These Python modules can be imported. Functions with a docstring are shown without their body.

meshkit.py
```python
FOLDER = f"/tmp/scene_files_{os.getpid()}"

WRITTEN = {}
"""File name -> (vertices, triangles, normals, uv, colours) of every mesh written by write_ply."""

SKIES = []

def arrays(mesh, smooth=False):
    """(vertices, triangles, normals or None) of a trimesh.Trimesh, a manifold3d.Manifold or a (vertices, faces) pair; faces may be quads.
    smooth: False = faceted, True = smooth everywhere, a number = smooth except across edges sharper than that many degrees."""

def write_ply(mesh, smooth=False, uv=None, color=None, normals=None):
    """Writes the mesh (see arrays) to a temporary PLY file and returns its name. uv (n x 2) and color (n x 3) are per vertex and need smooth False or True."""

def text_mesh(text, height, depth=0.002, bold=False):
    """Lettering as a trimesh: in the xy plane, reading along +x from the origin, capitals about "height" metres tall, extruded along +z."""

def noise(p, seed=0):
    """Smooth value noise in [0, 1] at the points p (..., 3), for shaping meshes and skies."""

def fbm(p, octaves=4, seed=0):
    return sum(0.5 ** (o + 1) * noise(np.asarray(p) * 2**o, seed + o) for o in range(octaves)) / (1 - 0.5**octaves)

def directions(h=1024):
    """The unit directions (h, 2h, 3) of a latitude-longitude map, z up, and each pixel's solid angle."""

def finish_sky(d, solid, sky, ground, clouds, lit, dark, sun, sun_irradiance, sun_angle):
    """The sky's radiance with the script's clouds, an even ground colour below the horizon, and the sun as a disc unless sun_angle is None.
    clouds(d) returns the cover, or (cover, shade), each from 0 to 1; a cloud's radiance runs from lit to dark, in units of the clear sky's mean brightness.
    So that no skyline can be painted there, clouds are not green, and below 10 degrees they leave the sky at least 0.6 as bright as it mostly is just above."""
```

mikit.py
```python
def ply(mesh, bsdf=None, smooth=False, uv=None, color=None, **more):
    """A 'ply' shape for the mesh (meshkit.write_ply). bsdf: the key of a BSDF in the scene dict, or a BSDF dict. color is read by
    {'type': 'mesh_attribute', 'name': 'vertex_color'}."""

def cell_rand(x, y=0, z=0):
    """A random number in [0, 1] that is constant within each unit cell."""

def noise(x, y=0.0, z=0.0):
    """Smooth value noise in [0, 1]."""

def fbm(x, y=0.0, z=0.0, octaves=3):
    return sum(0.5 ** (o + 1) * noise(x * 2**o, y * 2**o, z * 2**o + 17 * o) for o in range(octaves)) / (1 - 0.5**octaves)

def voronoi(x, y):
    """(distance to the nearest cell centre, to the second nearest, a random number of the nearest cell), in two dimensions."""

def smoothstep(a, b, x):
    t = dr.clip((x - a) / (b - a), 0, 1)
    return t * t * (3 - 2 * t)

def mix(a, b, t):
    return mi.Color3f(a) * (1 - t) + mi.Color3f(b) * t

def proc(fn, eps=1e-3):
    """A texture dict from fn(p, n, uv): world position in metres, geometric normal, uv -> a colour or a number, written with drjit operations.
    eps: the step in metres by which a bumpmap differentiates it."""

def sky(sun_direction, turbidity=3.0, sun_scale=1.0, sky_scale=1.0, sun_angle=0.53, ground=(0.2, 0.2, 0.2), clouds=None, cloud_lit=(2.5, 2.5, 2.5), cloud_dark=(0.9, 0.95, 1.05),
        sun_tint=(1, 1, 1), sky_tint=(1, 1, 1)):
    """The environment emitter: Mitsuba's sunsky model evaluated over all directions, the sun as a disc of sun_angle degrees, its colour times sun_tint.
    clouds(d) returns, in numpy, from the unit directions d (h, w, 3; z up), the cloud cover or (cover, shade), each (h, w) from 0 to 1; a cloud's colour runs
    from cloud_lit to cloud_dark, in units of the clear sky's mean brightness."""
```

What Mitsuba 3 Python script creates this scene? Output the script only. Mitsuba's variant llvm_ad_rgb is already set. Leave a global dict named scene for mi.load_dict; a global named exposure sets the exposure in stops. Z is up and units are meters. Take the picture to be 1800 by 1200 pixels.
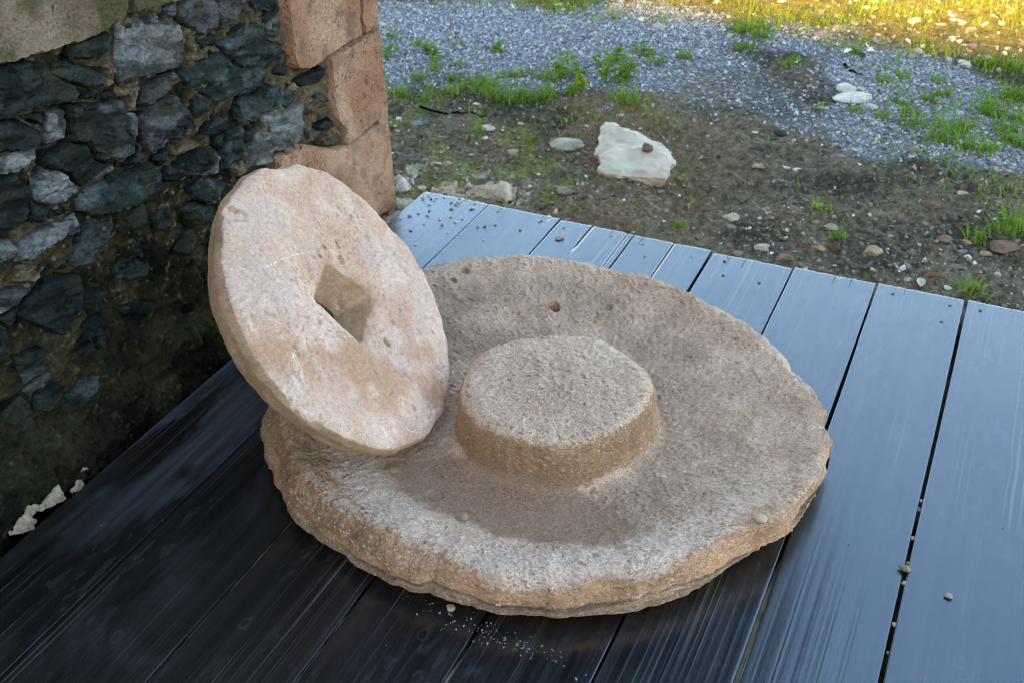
import math, random
import numpy as np, trimesh, shapely, drjit as dr
import mitsuba as mi
import mikit, meshkit
from mikit import proc, noise, fbm, voronoi, cell_rand, smoothstep, mix
from shapely.geometry import Polygon, Point
from scipy.spatial import ConvexHull, Delaunay

# ---------------------------------------------------------------- camera, sky, exposure
T = mi.ScalarTransform4f
CAM = np.array([0.0, 0.0, 1.5])
FWD = np.array([-0.366, 0.734, -0.573]); UP = np.array([-0.227, 0.527, 0.819])
exposure = 5.18
scene, labels = {}, {}
scene['camera'] = dict(type='thinlens', fov=52.13, fov_axis='x', aperture_radius=0.0030, focus_distance=1.95, near_clip=0.05, far_clip=400.0,
                       to_world=T().look_at(origin=CAM.tolist(), target=(CAM + FWD).tolist(), up=UP.tolist()))
SUN_ELEV = math.radians(22)
scene['sky'] = mikit.sky([0.05, -math.cos(SUN_ELEV), math.sin(SUN_ELEV)], turbidity=2.6, sun_scale=0.40, sun_angle=1.2,
                         sun_tint=(1.10, 1.0, 0.42), sky_tint=(1.12, 1.0, 0.925))
rng = np.random.default_rng(7)
random.seed(7)

# ---------------------------------------------------------------- helpers
def put(key, mesh, bsdf, smooth=False, label=None, cat=None, group=None, kind=None, **kw):
    base, n = key, 0
    while key in scene:
        n += 1; key = f'{base}_{n:03d}'
    scene[key] = mikit.ply(mesh, bsdf, smooth=smooth, **kw)
    if label or kind: tag(key, label, cat, group, kind)
    return key
def tag(key, label=None, cat=None, group=None, kind=None):
    d = {}
    if label: d['label'] = label
    if cat: d['category'] = cat
    if group: d['group'] = group
    if kind: d['kind'] = kind
    labels[key] = d
def nm(name, i): return name if i == 0 else f'{name}_{i:03d}'
def gridfaces(nu, nv, wrap_u=False, wrap_v=False):
    iu = np.arange(nu if wrap_u else nu - 1); iv = np.arange(nv if wrap_v else nv - 1)
    a, b = np.meshgrid(iu, iv, indexing='ij'); a2, b2 = (a + 1) % nu, (b + 1) % nv
    q = np.stack([a * nv + b, a2 * nv + b, a2 * nv + b2, a * nv + b2], -1).reshape(-1, 4)
    return np.vstack([q[:, [0, 1, 2]], q[:, [0, 2, 3]]])
def n3(p, s, seed=0): return meshkit.noise(np.asarray(p) * s, seed) - 0.5
def f3(p, s, o=4, seed=0): return meshkit.fbm(np.asarray(p) * s, o, seed) - 0.5
def sst(a, b, x):
    t = np.clip((x - a) / (b - a), 0, 1); return t * t * (3 - 2 * t)
def normals(v, f):
    n = np.zeros_like(v); c = np.cross(v[f[:, 1]] - v[f[:, 0]], v[f[:, 2]] - v[f[:, 0]])
    for k in range(3): np.add.at(n, f[:, k], c)
    return n / np.maximum(np.linalg.norm(n, axis=1, keepdims=True), 1e-12)
def rot_z(a): c, s = math.cos(a), math.sin(a); return np.array([[c, -s, 0], [s, c, 0], [0, 0, 1]])
def rand_rot(r):
    q = r.normal(size=4); q /= np.linalg.norm(q); w, x, y, z = q
    return np.array([[1-2*(y*y+z*z), 2*(x*y-z*w), 2*(x*z+y*w)], [2*(x*y+z*w), 1-2*(x*x+z*z), 2*(y*z-x*w)], [2*(x*z-y*w), 2*(y*z+x*w), 1-2*(x*x+y*y)]])
def rock(seed, sx, sy, sz, sub=3, rough=0.16, cuts=7):
    """An angular stone: a sphere cut by random planes, then roughened."""
    r = np.random.default_rng(seed)
    m = trimesh.creation.icosphere(subdivisions=sub, radius=1.0); v = np.array(m.vertices)
    for _ in range(cuts):
        d = r.normal(size=3); d /= np.linalg.norm(d); h = r.uniform(0.55, 0.85)
        e = v @ d - h; v = v - np.where(e > 0, e, 0)[:, None] * d * 0.92
    nn = v / np.linalg.norm(v, axis=1, keepdims=True)
    v = v + nn * (f3(v + seed * 3.1, 1.7, 3, seed)[:, None] * rough * 2 + f3(v + seed, 6, 2, seed)[:, None] * rough * 0.5)
    lo, hi = v.min(0), v.max(0); v = (v - (lo + hi) / 2) / ((hi - lo) / 2)
    return v * np.array([sx, sy, sz]), np.array(m.faces)
def chips(pos, size, cols, seed, flat=0.6, nvar=10, npts=10, sink=0.25):
    """Many small angular stones as one mesh (vertices, faces, colours)."""
    r = np.random.default_rng(seed); vs, fs, cs, at = [], [], [], 0
    var = []
    for _ in range(nvar):
        p = r.normal(size=(npts, 3)); p /= np.linalg.norm(p, axis=1, keepdims=True); p *= r.uniform(0.75, 1.0, (npts, 1))
        h = ConvexHull(p); f = h.simplices.copy()
        c = np.cross(p[f[:, 1]] - p[f[:, 0]], p[f[:, 2]] - p[f[:, 0]]); bad = (c * h.equations[:, :3]).sum(1) < 0
        f[bad] = f[bad][:, ::-1]; var.append((p, f))
    for i in range(len(pos)):
        p, f = var[r.integers(nvar)]
        sc = size[i] * np.array([r.uniform(0.8, 1.25), r.uniform(0.6, 1.0), flat * r.uniform(0.7, 1.3)])
        q = (p * sc) @ rot_z(r.uniform(0, 6.3)).T
        t = r.normal(size=2) * 0.25; q[:, 2] += q[:, 0] * t[0] + q[:, 1] * t[1]
        q = q + pos[i] + [0, 0, size[i] * flat * (1 - 2 * sink)]
        vs.append(q); fs.append(f + at); cs.append(np.repeat(cols[i][None], len(q), 0)); at += len(q)
    return np.vstack(vs), np.vstack(fs), np.vstack(cs)

WALL_STONES=[
('d',[[1.436, 0.821], [1.496, 0.82], [1.537, 0.813], [1.526, 0.782], [1.489, 0.782], [1.434, 0.799]]),
('d',[[1.379, 0.807], [1.41, 0.797], [1.488, 0.746], [1.488, 0.726], [1.438, 0.744], [1.394, 0.769], [1.368, 0.793]]),
('p',[[1.569, 0.822], [1.588, 0.832], [1.629, 0.815], [1.637, 0.8], [1.729, 0.779], [1.746, 0.727], [1.733, 0.696], [1.715, 0.687], [1.541, 0.713], [1.537, 0.729], [1.549, 0.777]]),
('u',[[1.761, 0.811], [1.803, 0.828], [1.86, 0.812], [1.867, 0.77], [1.852, 0.734], [1.811, 0.727], [1.773, 0.754], [1.749, 0.785]]),
('u',[[1.892, 0.813], [1.979, 0.789], [1.963, 0.747], [1.931, 0.736], [1.898, 0.725], [1.869, 0.721], [1.87, 0.759]]),
('b',[[1.855, 0.687], [1.888, 0.689], [1.945, 0.711], [2.018, 0.691], [2.014, 0.646], [2.073, 0.624], [2.072, 0.582], [2.0, 0.591], [1.918, 0.616], [1.881, 0.65], [1.858, 0.672]]),
('b',[[1.716, 0.666], [1.747, 0.671], [1.822, 0.684], [1.846, 0.671], [1.867, 0.645], [1.908, 0.611], [1.989, 0.586], [2.006, 0.564], [1.987, 0.542], [1.909, 0.554], [1.82, 0.567], [1.796, 0.571], [1.772, 0.599], [1.734, 0.629]]),
('d',[[1.219, 0.845], [1.262, 0.839], [1.312, 0.834], [1.355, 0.818], [1.371, 0.786], [1.42, 0.743], [1.416, 0.717], [1.357, 0.73], [1.29, 0.747], [1.227, 0.75], [1.186, 0.762]]),
('d',[[1.396, 0.711], [1.533, 0.668], [1.516, 0.61], [1.531, 0.583], [1.517, 0.563], [1.452, 0.569], [1.426, 0.585], [1.413, 0.63], [1.376, 0.648]]),
('d',[[1.198, 0.753], [1.226, 0.746], [1.268, 0.733], [1.309, 0.694], [1.297, 0.676], [1.249, 0.683], [1.206, 0.696], [1.178, 0.704]]),
('d',[[1.306, 0.649], [1.369, 0.644], [1.405, 0.625], [1.416, 0.584], [1.441, 0.566], [1.36, 0.552], [1.342, 0.595], [1.296, 0.63]]),
('p',[[1.208, 0.673], [1.251, 0.673], [1.287, 0.666], [1.279, 0.651], [1.225, 0.647], [1.199, 0.657]]),
('p',[[1.257, 0.586], [1.291, 0.625], [1.335, 0.591], [1.353, 0.548], [1.324, 0.544], [1.289, 0.546], [1.262, 0.569]]),
('b',[[1.35, 0.532], [1.395, 0.536], [1.478, 0.529], [1.562, 0.507], [1.589, 0.479], [1.583, 0.448], [1.509, 0.456], [1.44, 0.457], [1.382, 0.48], [1.347, 0.507]]),
('u',[[1.57, 0.619], [1.602, 0.629], [1.644, 0.636], [1.688, 0.625], [1.71, 0.574], [1.716, 0.545], [1.668, 0.537], [1.632, 0.542], [1.608, 0.536], [1.566, 0.54], [1.565, 0.569]]),
('u',[[1.581, 0.65], [1.594, 0.67], [1.652, 0.674], [1.697, 0.678], [1.711, 0.652], [1.667, 0.653], [1.643, 0.644], [1.604, 0.636]]),
('b',[[1.734, 0.513], [1.768, 0.53], [1.803, 0.538], [1.834, 0.503], [1.822, 0.491], [1.767, 0.502]]),
('b',[[1.878, 0.537], [1.913, 0.535], [1.982, 0.527], [2.004, 0.537], [2.062, 0.509], [2.112, 0.473], [2.099, 0.458], [1.996, 0.474], [1.954, 0.488], [1.923, 0.476], [1.882, 0.49]]),
('p',[[1.944, 0.451], [1.967, 0.471], [2.047, 0.449], [2.139, 0.435], [2.104, 0.358], [2.071, 0.346], [1.978, 0.367], [1.962, 0.343], [1.867, 0.369], [1.908, 0.421]]),
('b',[[1.835, 0.474], [1.878, 0.474], [1.862, 0.434], [1.842, 0.407], [1.785, 0.405], [1.809, 0.445]]),
('d',[[1.613, 0.484], [1.658, 0.481], [1.714, 0.485], [1.763, 0.459], [1.759, 0.431], [1.697, 0.43], [1.624, 0.446], [1.589, 0.468]]),
('b',[[1.672, 0.401], [1.714, 0.405], [1.773, 0.378], [1.792, 0.357], [1.755, 0.345], [1.706, 0.35], [1.673, 0.378]]),
('d',[[1.533, 0.395], [1.563, 0.397], [1.591, 0.366], [1.584, 0.346], [1.544, 0.361]]),
('p',[[1.174, 0.48], [1.193, 0.505], [1.252, 0.509], [1.332, 0.499], [1.325, 0.472], [1.25, 0.475], [1.202, 0.47]]),
('p',[[1.114, 0.541], [1.142, 0.531], [1.171, 0.521], [1.179, 0.497], [1.169, 0.488], [1.128, 0.495], [1.1, 0.504]]),
('b',[[1.285, 0.42], [1.314, 0.457], [1.36, 0.47], [1.424, 0.449], [1.416, 0.426], [1.373, 0.399], [1.331, 0.389], [1.291, 0.403]]),
('d',[[1.157, 0.651], [1.185, 0.642], [1.217, 0.642], [1.247, 0.604], [1.219, 0.546], [1.185, 0.543], [1.153, 0.559], [1.125, 0.569]]),
('d',[[2.116, 0.506], [2.192, 0.508], [2.229, 0.51], [2.234, 0.484], [2.205, 0.473], [2.136, 0.488]]),
('t',[[2.151, 0.421], [2.185, 0.433], [2.22, 0.401], [2.203, 0.375], [2.162, 0.379]]),
('d',[[2.178, 0.36], [2.241, 0.351], [2.231, 0.332], [2.195, 0.34]]),
('g',[[2.124, 0.361], [2.156, 0.356], [2.16, 0.328], [2.131, 0.339]]),
('b',[[2.168, 0.451], [2.227, 0.43], [2.241, 0.406], [2.216, 0.409]]),
('d',[[1.73, 0.609], [1.775, 0.582], [1.768, 0.557], [1.735, 0.554], [1.724, 0.574]]),
('u',[[1.655, 0.814], [1.682, 0.81], [1.68, 0.792], [1.657, 0.798]]),
('g',[[2.0, 0.707], [2.023, 0.704], [2.021, 0.687], [2.001, 0.691]]),
('t',[[1.634, 0.525], [1.699, 0.513], [1.718, 0.497], [1.678, 0.495], [1.634, 0.503]]),
('t',[[1.82, 0.393], [1.863, 0.389], [1.866, 0.366], [1.83, 0.365]]),
('d',[[1.636, 0.361], [1.676, 0.359], [1.717, 0.333], [1.702, 0.31], [1.647, 0.32]]),
('d',[[1.226, 0.412], [1.295, 0.379], [1.293, 0.341], [1.272, 0.314], [1.213, 0.276], [1.183, 0.315], [1.143, 0.369], [1.165, 0.39]]),
('p',[[1.085, 0.435], [1.104, 0.433], [1.143, 0.431], [1.177, 0.412], [1.151, 0.399], [1.092, 0.403], [1.074, 0.405]]),
('b',[[1.184, 0.134], [1.219, 0.146], [1.273, 0.138], [1.262, 0.108], [1.217, 0.096], [1.168, 0.102]]),
('b',[[1.4, 0.314], [1.462, 0.321], [1.487, 0.293], [1.465, 0.277], [1.425, 0.289]]),
('d',[[1.238, 0.219], [1.276, 0.215], [1.279, 0.198], [1.247, 0.202]]),
('d',[[1.383, 0.24], [1.452, 0.213], [1.48, 0.189], [1.444, 0.188], [1.392, 0.216]]),
('d',[[1.113, 0.185], [1.168, 0.174], [1.176, 0.154], [1.125, 0.141], [1.102, 0.158]]),
('t',[[1.55, -0.003], [1.591, -0.021], [1.591, -0.038], [1.559, -0.024]]),
]
BLOCKS={
'lintel':[[1.262, 1.039], [1.629, 0.947], [1.591, 0.837], [1.569, 0.833], [1.498, 0.826], [1.432, 0.827], [1.356, 0.836], [1.278, 0.842], [1.187, 0.851]],
'lintel2':[[1.635, 0.946], [1.786, 0.908], [1.753, 0.821], [1.688, 0.83], [1.599, 0.836]],
'q1a':[[2.104, 0.751], [2.44, 0.658], [2.421, 0.58], [2.421, 0.534], [2.348, 0.535], [2.273, 0.533], [2.243, 0.529], [2.155, 0.525], [2.109, 0.546], [2.09, 0.568], [2.097, 0.63], [2.094, 0.679]],
'q1b':[[2.445, 0.656], [2.528, 0.634], [2.522, 0.603], [2.512, 0.532], [2.436, 0.534], [2.428, 0.583]],
'q2':[[2.254, 0.522], [2.28, 0.524], [2.404, 0.523], [2.51, 0.524], [2.52, 0.495], [2.515, 0.383], [2.522, 0.286], [2.519, 0.263], [2.444, 0.264], [2.349, 0.257], [2.289, 0.26], [2.287, 0.296], [2.259, 0.347], [2.25, 0.39], [2.256, 0.458]],
'q3':[[1.983, 0.346], [2.033, 0.346], [2.101, 0.339], [2.222, 0.268], [2.287, 0.253], [2.357, 0.246], [2.516, 0.243], [2.53, 0.197], [2.526, 0.032], [2.519, -0.051], [2.333, -0.026], [1.907, 0.055]],
}
ROCKS=[
(-1.057,3.241,0.040,0.033,'brown'),(-1.336,3.144,0.128,0.034,'greygreen'),(-1.491,3.036,0.053,0.027,'pink'),(-1.694,2.841,0.033,0.023,'pink'),(-1.672,2.834,0.020,0.013,'white'),(-1.65,2.848,0.033,0.030,'pink'),(-1.198,2.812,0.068,0.043,'grey'),(-1.115,2.788,0.030,0.027,'brown'),(-1.648,3.156,0.056,0.028,'white'),(-1.627,3.084,0.027,0.014,'white'),(-1.935,3.13,0.057,0.021,'slate'),(-2.016,3.143,0.036,0.013,'white'),(-1.987,3.073,0.017,0.010,'white'),(-1.801,3.365,0.029,0.015,'white'),(-1.785,3.328,0.022,0.013,'white'),(-1.248,3.479,0.025,0.018,'white'),(-1.337,3.351,0.021,0.013,'white'),(-2.65,4.069,0.054,0.031,'cream'),(-1.456,4.481,0.068,0.030,'cream'),(-1.212,4.333,0.041,0.018,'brown'),(-1.29,4.313,0.020,0.020,'white'),(-2.005,4.635,0.046,0.018,'white'),(-2.679,4.257,0.023,0.014,'white'),(-1.582,2.729,0.032,0.016,'pink'),(-1.329,2.857,0.025,0.014,'pink'),(-1.28,3.046,0.039,0.013,'dark'),(-1.837,3.048,0.015,0.013,'white'),(-1.566,3.267,0.025,0.013,'cream'),(-1.539,2.79,0.019,0.009,'white'),(-1.337,2.92,0.015,0.009,'white'),(-1.77,3.151,0.028,0.015,'brown'),(-1.659,2.531,0.043,0.031,'grey'),(-1.703,2.643,0.044,0.032,'white'),(-1.652,2.675,0.038,0.019,'cream'),(-1.706,2.705,0.026,0.019,'white'),(-1.453,2.739,0.031,0.014,'white'),(-0.892,3.062,0.031,0.015,'brown'),(-0.955,2.924,0.024,0.012,'brown'),(-1.325,3.562,0.029,0.022,'slate'),(-0.538,4.04,0.080,0.047,'white'),(-0.486,4.072,0.036,0.025,'white'),(-0.499,3.948,0.149,0.035,'white'),(-0.419,3.929,0.056,0.017,'white'),(-0.54,4.331,0.046,0.023,'greygreen'),(-0.748,4.608,0.073,0.037,'pink'),(-0.697,4.721,0.082,0.025,'pink'),(-0.715,4.565,0.024,0.016,'cream'),(-0.372,5.096,0.038,0.025,'white'),(-0.635,5.012,0.038,0.026,'white'),(-0.453,4.999,0.033,0.021,'cream'),(-0.115,3.978,0.038,0.020,'cream'),(-0.58,3.808,0.028,0.014,'tan'),(-0.222,3.58,0.061,0.032,'brown'),(-0.08,3.606,0.044,0.022,'grey'),(0.044,3.565,0.043,0.025,'grey'),(0.09,3.53,0.024,0.015,'cream'),(-0.671,3.228,0.044,0.022,'tan'),(-0.553,3.293,0.038,0.015,'white'),(-0.591,3.293,0.032,0.009,'white'),(-0.475,3.057,0.023,0.018,'grey'),(-0.285,3.111,0.018,0.026,'tan'),(-0.11,3.169,0.047,0.044,'red'),(-0.031,3.294,0.035,0.014,'cream'),(-0.662,2.873,0.053,0.035,'cream'),(-0.539,2.9,0.020,0.014,'tan'),(-0.417,2.951,0.023,0.014,'tan'),(-0.367,2.931,0.045,0.017,'pink'),(-0.649,2.817,0.040,0.011,'pink'),(-0.435,3.421,0.032,0.013,'grey'),(-0.145,4.696,0.047,0.027,'pink'),(-0.176,4.702,0.031,0.016,'cream'),(-0.071,5.253,0.050,0.025,'pink'),(-0.678,3.53,0.067,0.027,'dark'),(-0.75,3.492,0.023,0.008,'white'),(-0.3,4.946,0.057,0.020,'cream'),(-0.171,4.914,0.048,0.019,'cream'),(-0.252,5.009,0.041,0.016,'white'),(-0.395,4.937,0.033,0.015,'cream'),(-0.1,4.735,0.031,0.019,'tan'),(-0.527,4.698,0.032,0.019,'cream'),(-0.148,3.332,0.030,0.018,'slate'),(-0.111,3.455,0.031,0.025,'slate'),(0.071,3.314,0.018,0.009,'grey'),(0.088,3.2,0.014,0.008,'white'),(-0.524,2.715,0.050,0.029,'cream'),(-0.579,2.655,0.033,0.025,'pink'),(-0.448,2.673,0.053,0.037,'red'),(-0.367,2.766,0.030,0.026,'tan'),(-0.225,2.81,0.057,0.053,'cream'),(-0.112,2.699,0.020,0.017,'cream'),(-0.133,2.698,0.014,0.011,'cream'),(-0.048,2.978,0.050,0.025,'red'),(0.119,2.992,0.089,0.037,'red'),(0.071,2.95,0.036,0.020,'tan'),(0.114,2.83,0.022,0.020,'cream'),(0.014,2.996,0.033,0.016,'pink'),(-0.369,2.928,0.047,0.019,'tan'),(-0.418,2.945,0.024,0.017,'tan'),(-0.54,2.899,0.021,0.016,'brown'),(-0.194,2.94,0.017,0.010,'cream'),(-0.15,2.893,0.025,0.018,'dark'),(-0.047,2.907,0.016,0.011,'cream'),(-0.006,2.696,0.023,0.012,'white'),(-0.479,2.741,0.058,0.020,'dark'),(0.012,2.937,0.029,0.016,'slate'),]
SLAB= [[-1.243, 3.268], [-1.202, 3.293], [-1.073, 3.231], [-0.965, 3.174], [-0.916, 3.113], [-0.915, 3.082], [-0.908, 2.992], [-0.999, 2.966], [-1.101, 2.959], [-1.149, 2.978], [-1.148, 3.01], [-1.185, 3.068], [-1.19, 3.05], [-1.211, 3.124]]
TWIG= [[-1.991, 3.264], [-1.906, 3.268], [-1.843, 3.273], [-1.785, 3.287], [-1.72, 3.299]]
STICK= [[-0.596, 4.322], [-0.58, 4.293], [-0.562, 4.266], [-0.536, 4.243], [-0.507, 4.227]]
TUFTS=[
(-1.624,3.782,0.125,'w'),(-1.543,3.768,0.099,'w'),(-1.662,3.744,0.075,'g'),(-1.49,3.659,0.080,'y'),(-1.512,3.917,0.084,'w'),(-1.415,3.797,0.123,'w'),(-1.47,4.005,0.077,'w'),(-1.338,3.805,0.122,'w'),(-1.291,3.613,0.078,'g'),(-1.391,4.133,0.078,'w'),(-1.295,4.049,0.059,'w'),(-1.451,4.159,0.043,'w'),(-2.499,3.911,0.065,'w'),(-2.401,3.716,0.080,'w'),(-2.275,3.84,0.054,'w'),(-2.206,3.767,0.053,'w'),(-2.123,3.632,0.068,'w'),(-2.35,3.889,0.036,'g'),(-2.005,3.944,0.053,'w'),(-2.178,3.955,0.036,'w'),(-2.133,3.341,0.057,'g'),(-2.154,3.528,0.051,'g'),(-2.016,3.345,0.040,'g'),(-1.953,3.433,0.049,'g'),(-1.911,3.514,0.057,'g'),(-1.866,3.575,0.066,'g'),(-1.844,3.497,0.049,'g'),(-1.762,3.467,0.056,'g'),(-1.719,3.463,0.048,'g'),(-1.701,3.512,0.064,'g'),(-1.652,3.511,0.056,'g'),(-1.611,3.527,0.056,'g'),(-1.592,3.576,0.056,'g'),(-1.66,3.104,0.074,'w'),(-1.463,3.149,0.029,'g'),(-2.076,3.745,0.035,'g'),(-1.784,3.742,0.042,'g'),(-1.818,3.705,0.034,'g'),(-1.509,3.609,0.056,'w'),(-1.228,4.171,0.043,'g'),(-2.016,3.582,0.034,'g'),(-1.106,4.552,0.063,'g'),(-1.067,4.567,0.063,'g'),(-0.978,4.469,0.096,'w'),(-1.008,4.318,0.051,'g'),(-0.808,4.204,0.041,'g'),(-0.782,4.273,0.033,'g'),(-1.214,4.153,0.034,'g'),(-0.42,4.189,0.039,'g'),(-0.193,4.131,0.046,'g'),(-0.224,4.266,0.039,'g'),(-0.326,3.997,0.038,'g'),(-0.28,3.918,0.044,'g'),(-0.244,3.802,0.065,'g'),(-0.135,3.704,0.077,'g'),(-0.115,3.8,0.064,'g'),(-0.03,3.646,0.068,'g'),(-0.046,4.012,0.051,'g'),(-0.026,4.078,0.052,'g'),(0.048,3.884,0.057,'g'),(0.08,3.792,0.062,'g'),(0.092,3.974,0.064,'g'),(-0.008,4.506,0.072,'g'),(0.035,4.5,0.071,'g'),(-0.058,4.509,0.056,'g'),(-0.103,4.537,0.040,'g'),(0.037,4.202,0.053,'g'),(0.082,4.22,0.060,'g'),(-0.595,3.831,0.030,'g'),(-0.474,3.85,0.037,'g'),(-0.361,3.829,0.037,'g'),(0.007,3.995,0.044,'g'),(-0.077,3.869,0.036,'g'),(-0.582,4.471,0.042,'g'),(-0.361,4.277,0.040,'g'),(-0.232,4.055,0.038,'g'),(0.027,3.686,0.041,'g'),(0.113,3.754,0.048,'g'),(-0.562,4.578,0.034,'g'),(-0.335,4.615,0.034,'g'),(0.12,3.09,0.071,'g'),(0.042,3.035,0.045,'g'),(-0.335,2.863,0.027,'g'),(0.06,2.696,0.049,'g'),(0.153,3.123,0.081,'g'),(-0.79,2.758,0.028,'g'),(-0.415,3.024,0.038,'g'),]
GRAVEL= [[[-2.895, 4.305], [-2.224, 4.575], [-1.298, 4.793], [-1.114, 4.522], [-1.019, 4.181], [-1.194, 4.042], [-1.182, 3.718], [-1.314, 3.574], [-1.52, 3.615], [-1.825, 3.526], [-2.036, 3.443], [-2.169, 3.358], [-2.259, 3.29]], [[-1.082, 4.786], [-0.887, 4.732], [-0.613, 4.597], [-0.285, 4.574], [-0.132, 4.39], [0.096, 4.107], [0.304, 3.49], [0.129, 3.599], [-0.014, 3.612], [-0.166, 3.649], [-0.37, 3.724], [-0.523, 3.889], [-0.684, 4.041], [-0.846, 4.248], [-1.007, 4.406]]]
FINE= [[-1.324, 4.062], [-0.985, 4.415], [-0.517, 3.862], [-0.241, 3.644], [0.132, 3.553], [-0.163, 3.625], [-0.649, 3.695], [-0.967, 3.683], [-1.246, 3.513]]
LIME= [[[-1.627, 0.913], [-1.616, 0.932], [-1.617, 0.955], [-1.628, 0.975], [-1.603, 0.972], [-1.588, 0.954], [-1.597, 0.937], [-1.608, 0.919]], [[-1.628, 0.978], [-1.622, 1.002], [-1.611, 0.986], [-1.615, 0.977]], [[-1.605, 0.995], [-1.622, 1.024], [-1.626, 1.058], [-1.633, 1.081], [-1.621, 1.075], [-1.605, 1.053], [-1.591, 1.048], [-1.595, 1.025]], [[-1.598, 1.071], [-1.601, 1.099], [-1.592, 1.1], [-1.588, 1.086], [-1.591, 1.067]], [[-1.624, 1.12], [-1.624, 1.139], [-1.61, 1.126], [-1.614, 1.116]]]
LIME2= [[[-1.786, 2.727], [-1.762, 2.737], [-1.713, 2.703], [-1.69, 2.652], [-1.725, 2.638]], [[-1.515, 2.71], [-1.475, 2.741], [-1.432, 2.781], [-1.389, 2.806], [-1.342, 2.737], [-1.347, 2.704], [-1.391, 2.71], [-1.445, 2.695], [-1.488, 2.684]], [[-1.596, 2.676], [-1.554, 2.716], [-1.509, 2.698], [-1.548, 2.667]]]
DECK_PEBBLES= [[-1.543, 2.538], [-1.511, 2.532], [-1.51, 2.484], [-1.547, 2.512], [-1.508, 2.514], [-1.452, 2.523], [-1.435, 2.534], [-1.434, 2.516], [-1.383, 2.546], [-1.373, 2.517], [-1.431, 2.484], [-1.409, 2.439], [-1.371, 2.44], [-1.382, 2.417], [-1.546, 2.371], [-1.529, 2.397], [-1.48, 2.422], [-1.479, 2.319], [-1.424, 2.25], [-1.434, 2.414], [-1.462, 2.366], [-1.409, 2.384], [-1.407, 2.367], [-1.513, 2.422], [-1.545, 2.567], [-1.49, 2.545], [-1.441, 2.556], [-1.304, 2.41], [-1.286, 2.422], [-1.053, 2.442], [-1.149, 2.51], [-1.373, 2.35], [-1.255, 2.351], [-1.335, 2.349], [-1.339, 2.431]]
GAPCH= [[0.043, 1.536], [0.126, 1.502], [-0.694, 1.103], [-0.245, 1.395], [-0.24, 1.352], [-0.176, 1.473], [-0.176, 1.341], [-0.562, 1.238]]
ONBASE= [[-0.204, 1.433], [-0.747, 1.253], [-0.837, 1.356], [-0.901, 1.333], [-0.522, 1.514]]
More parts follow.
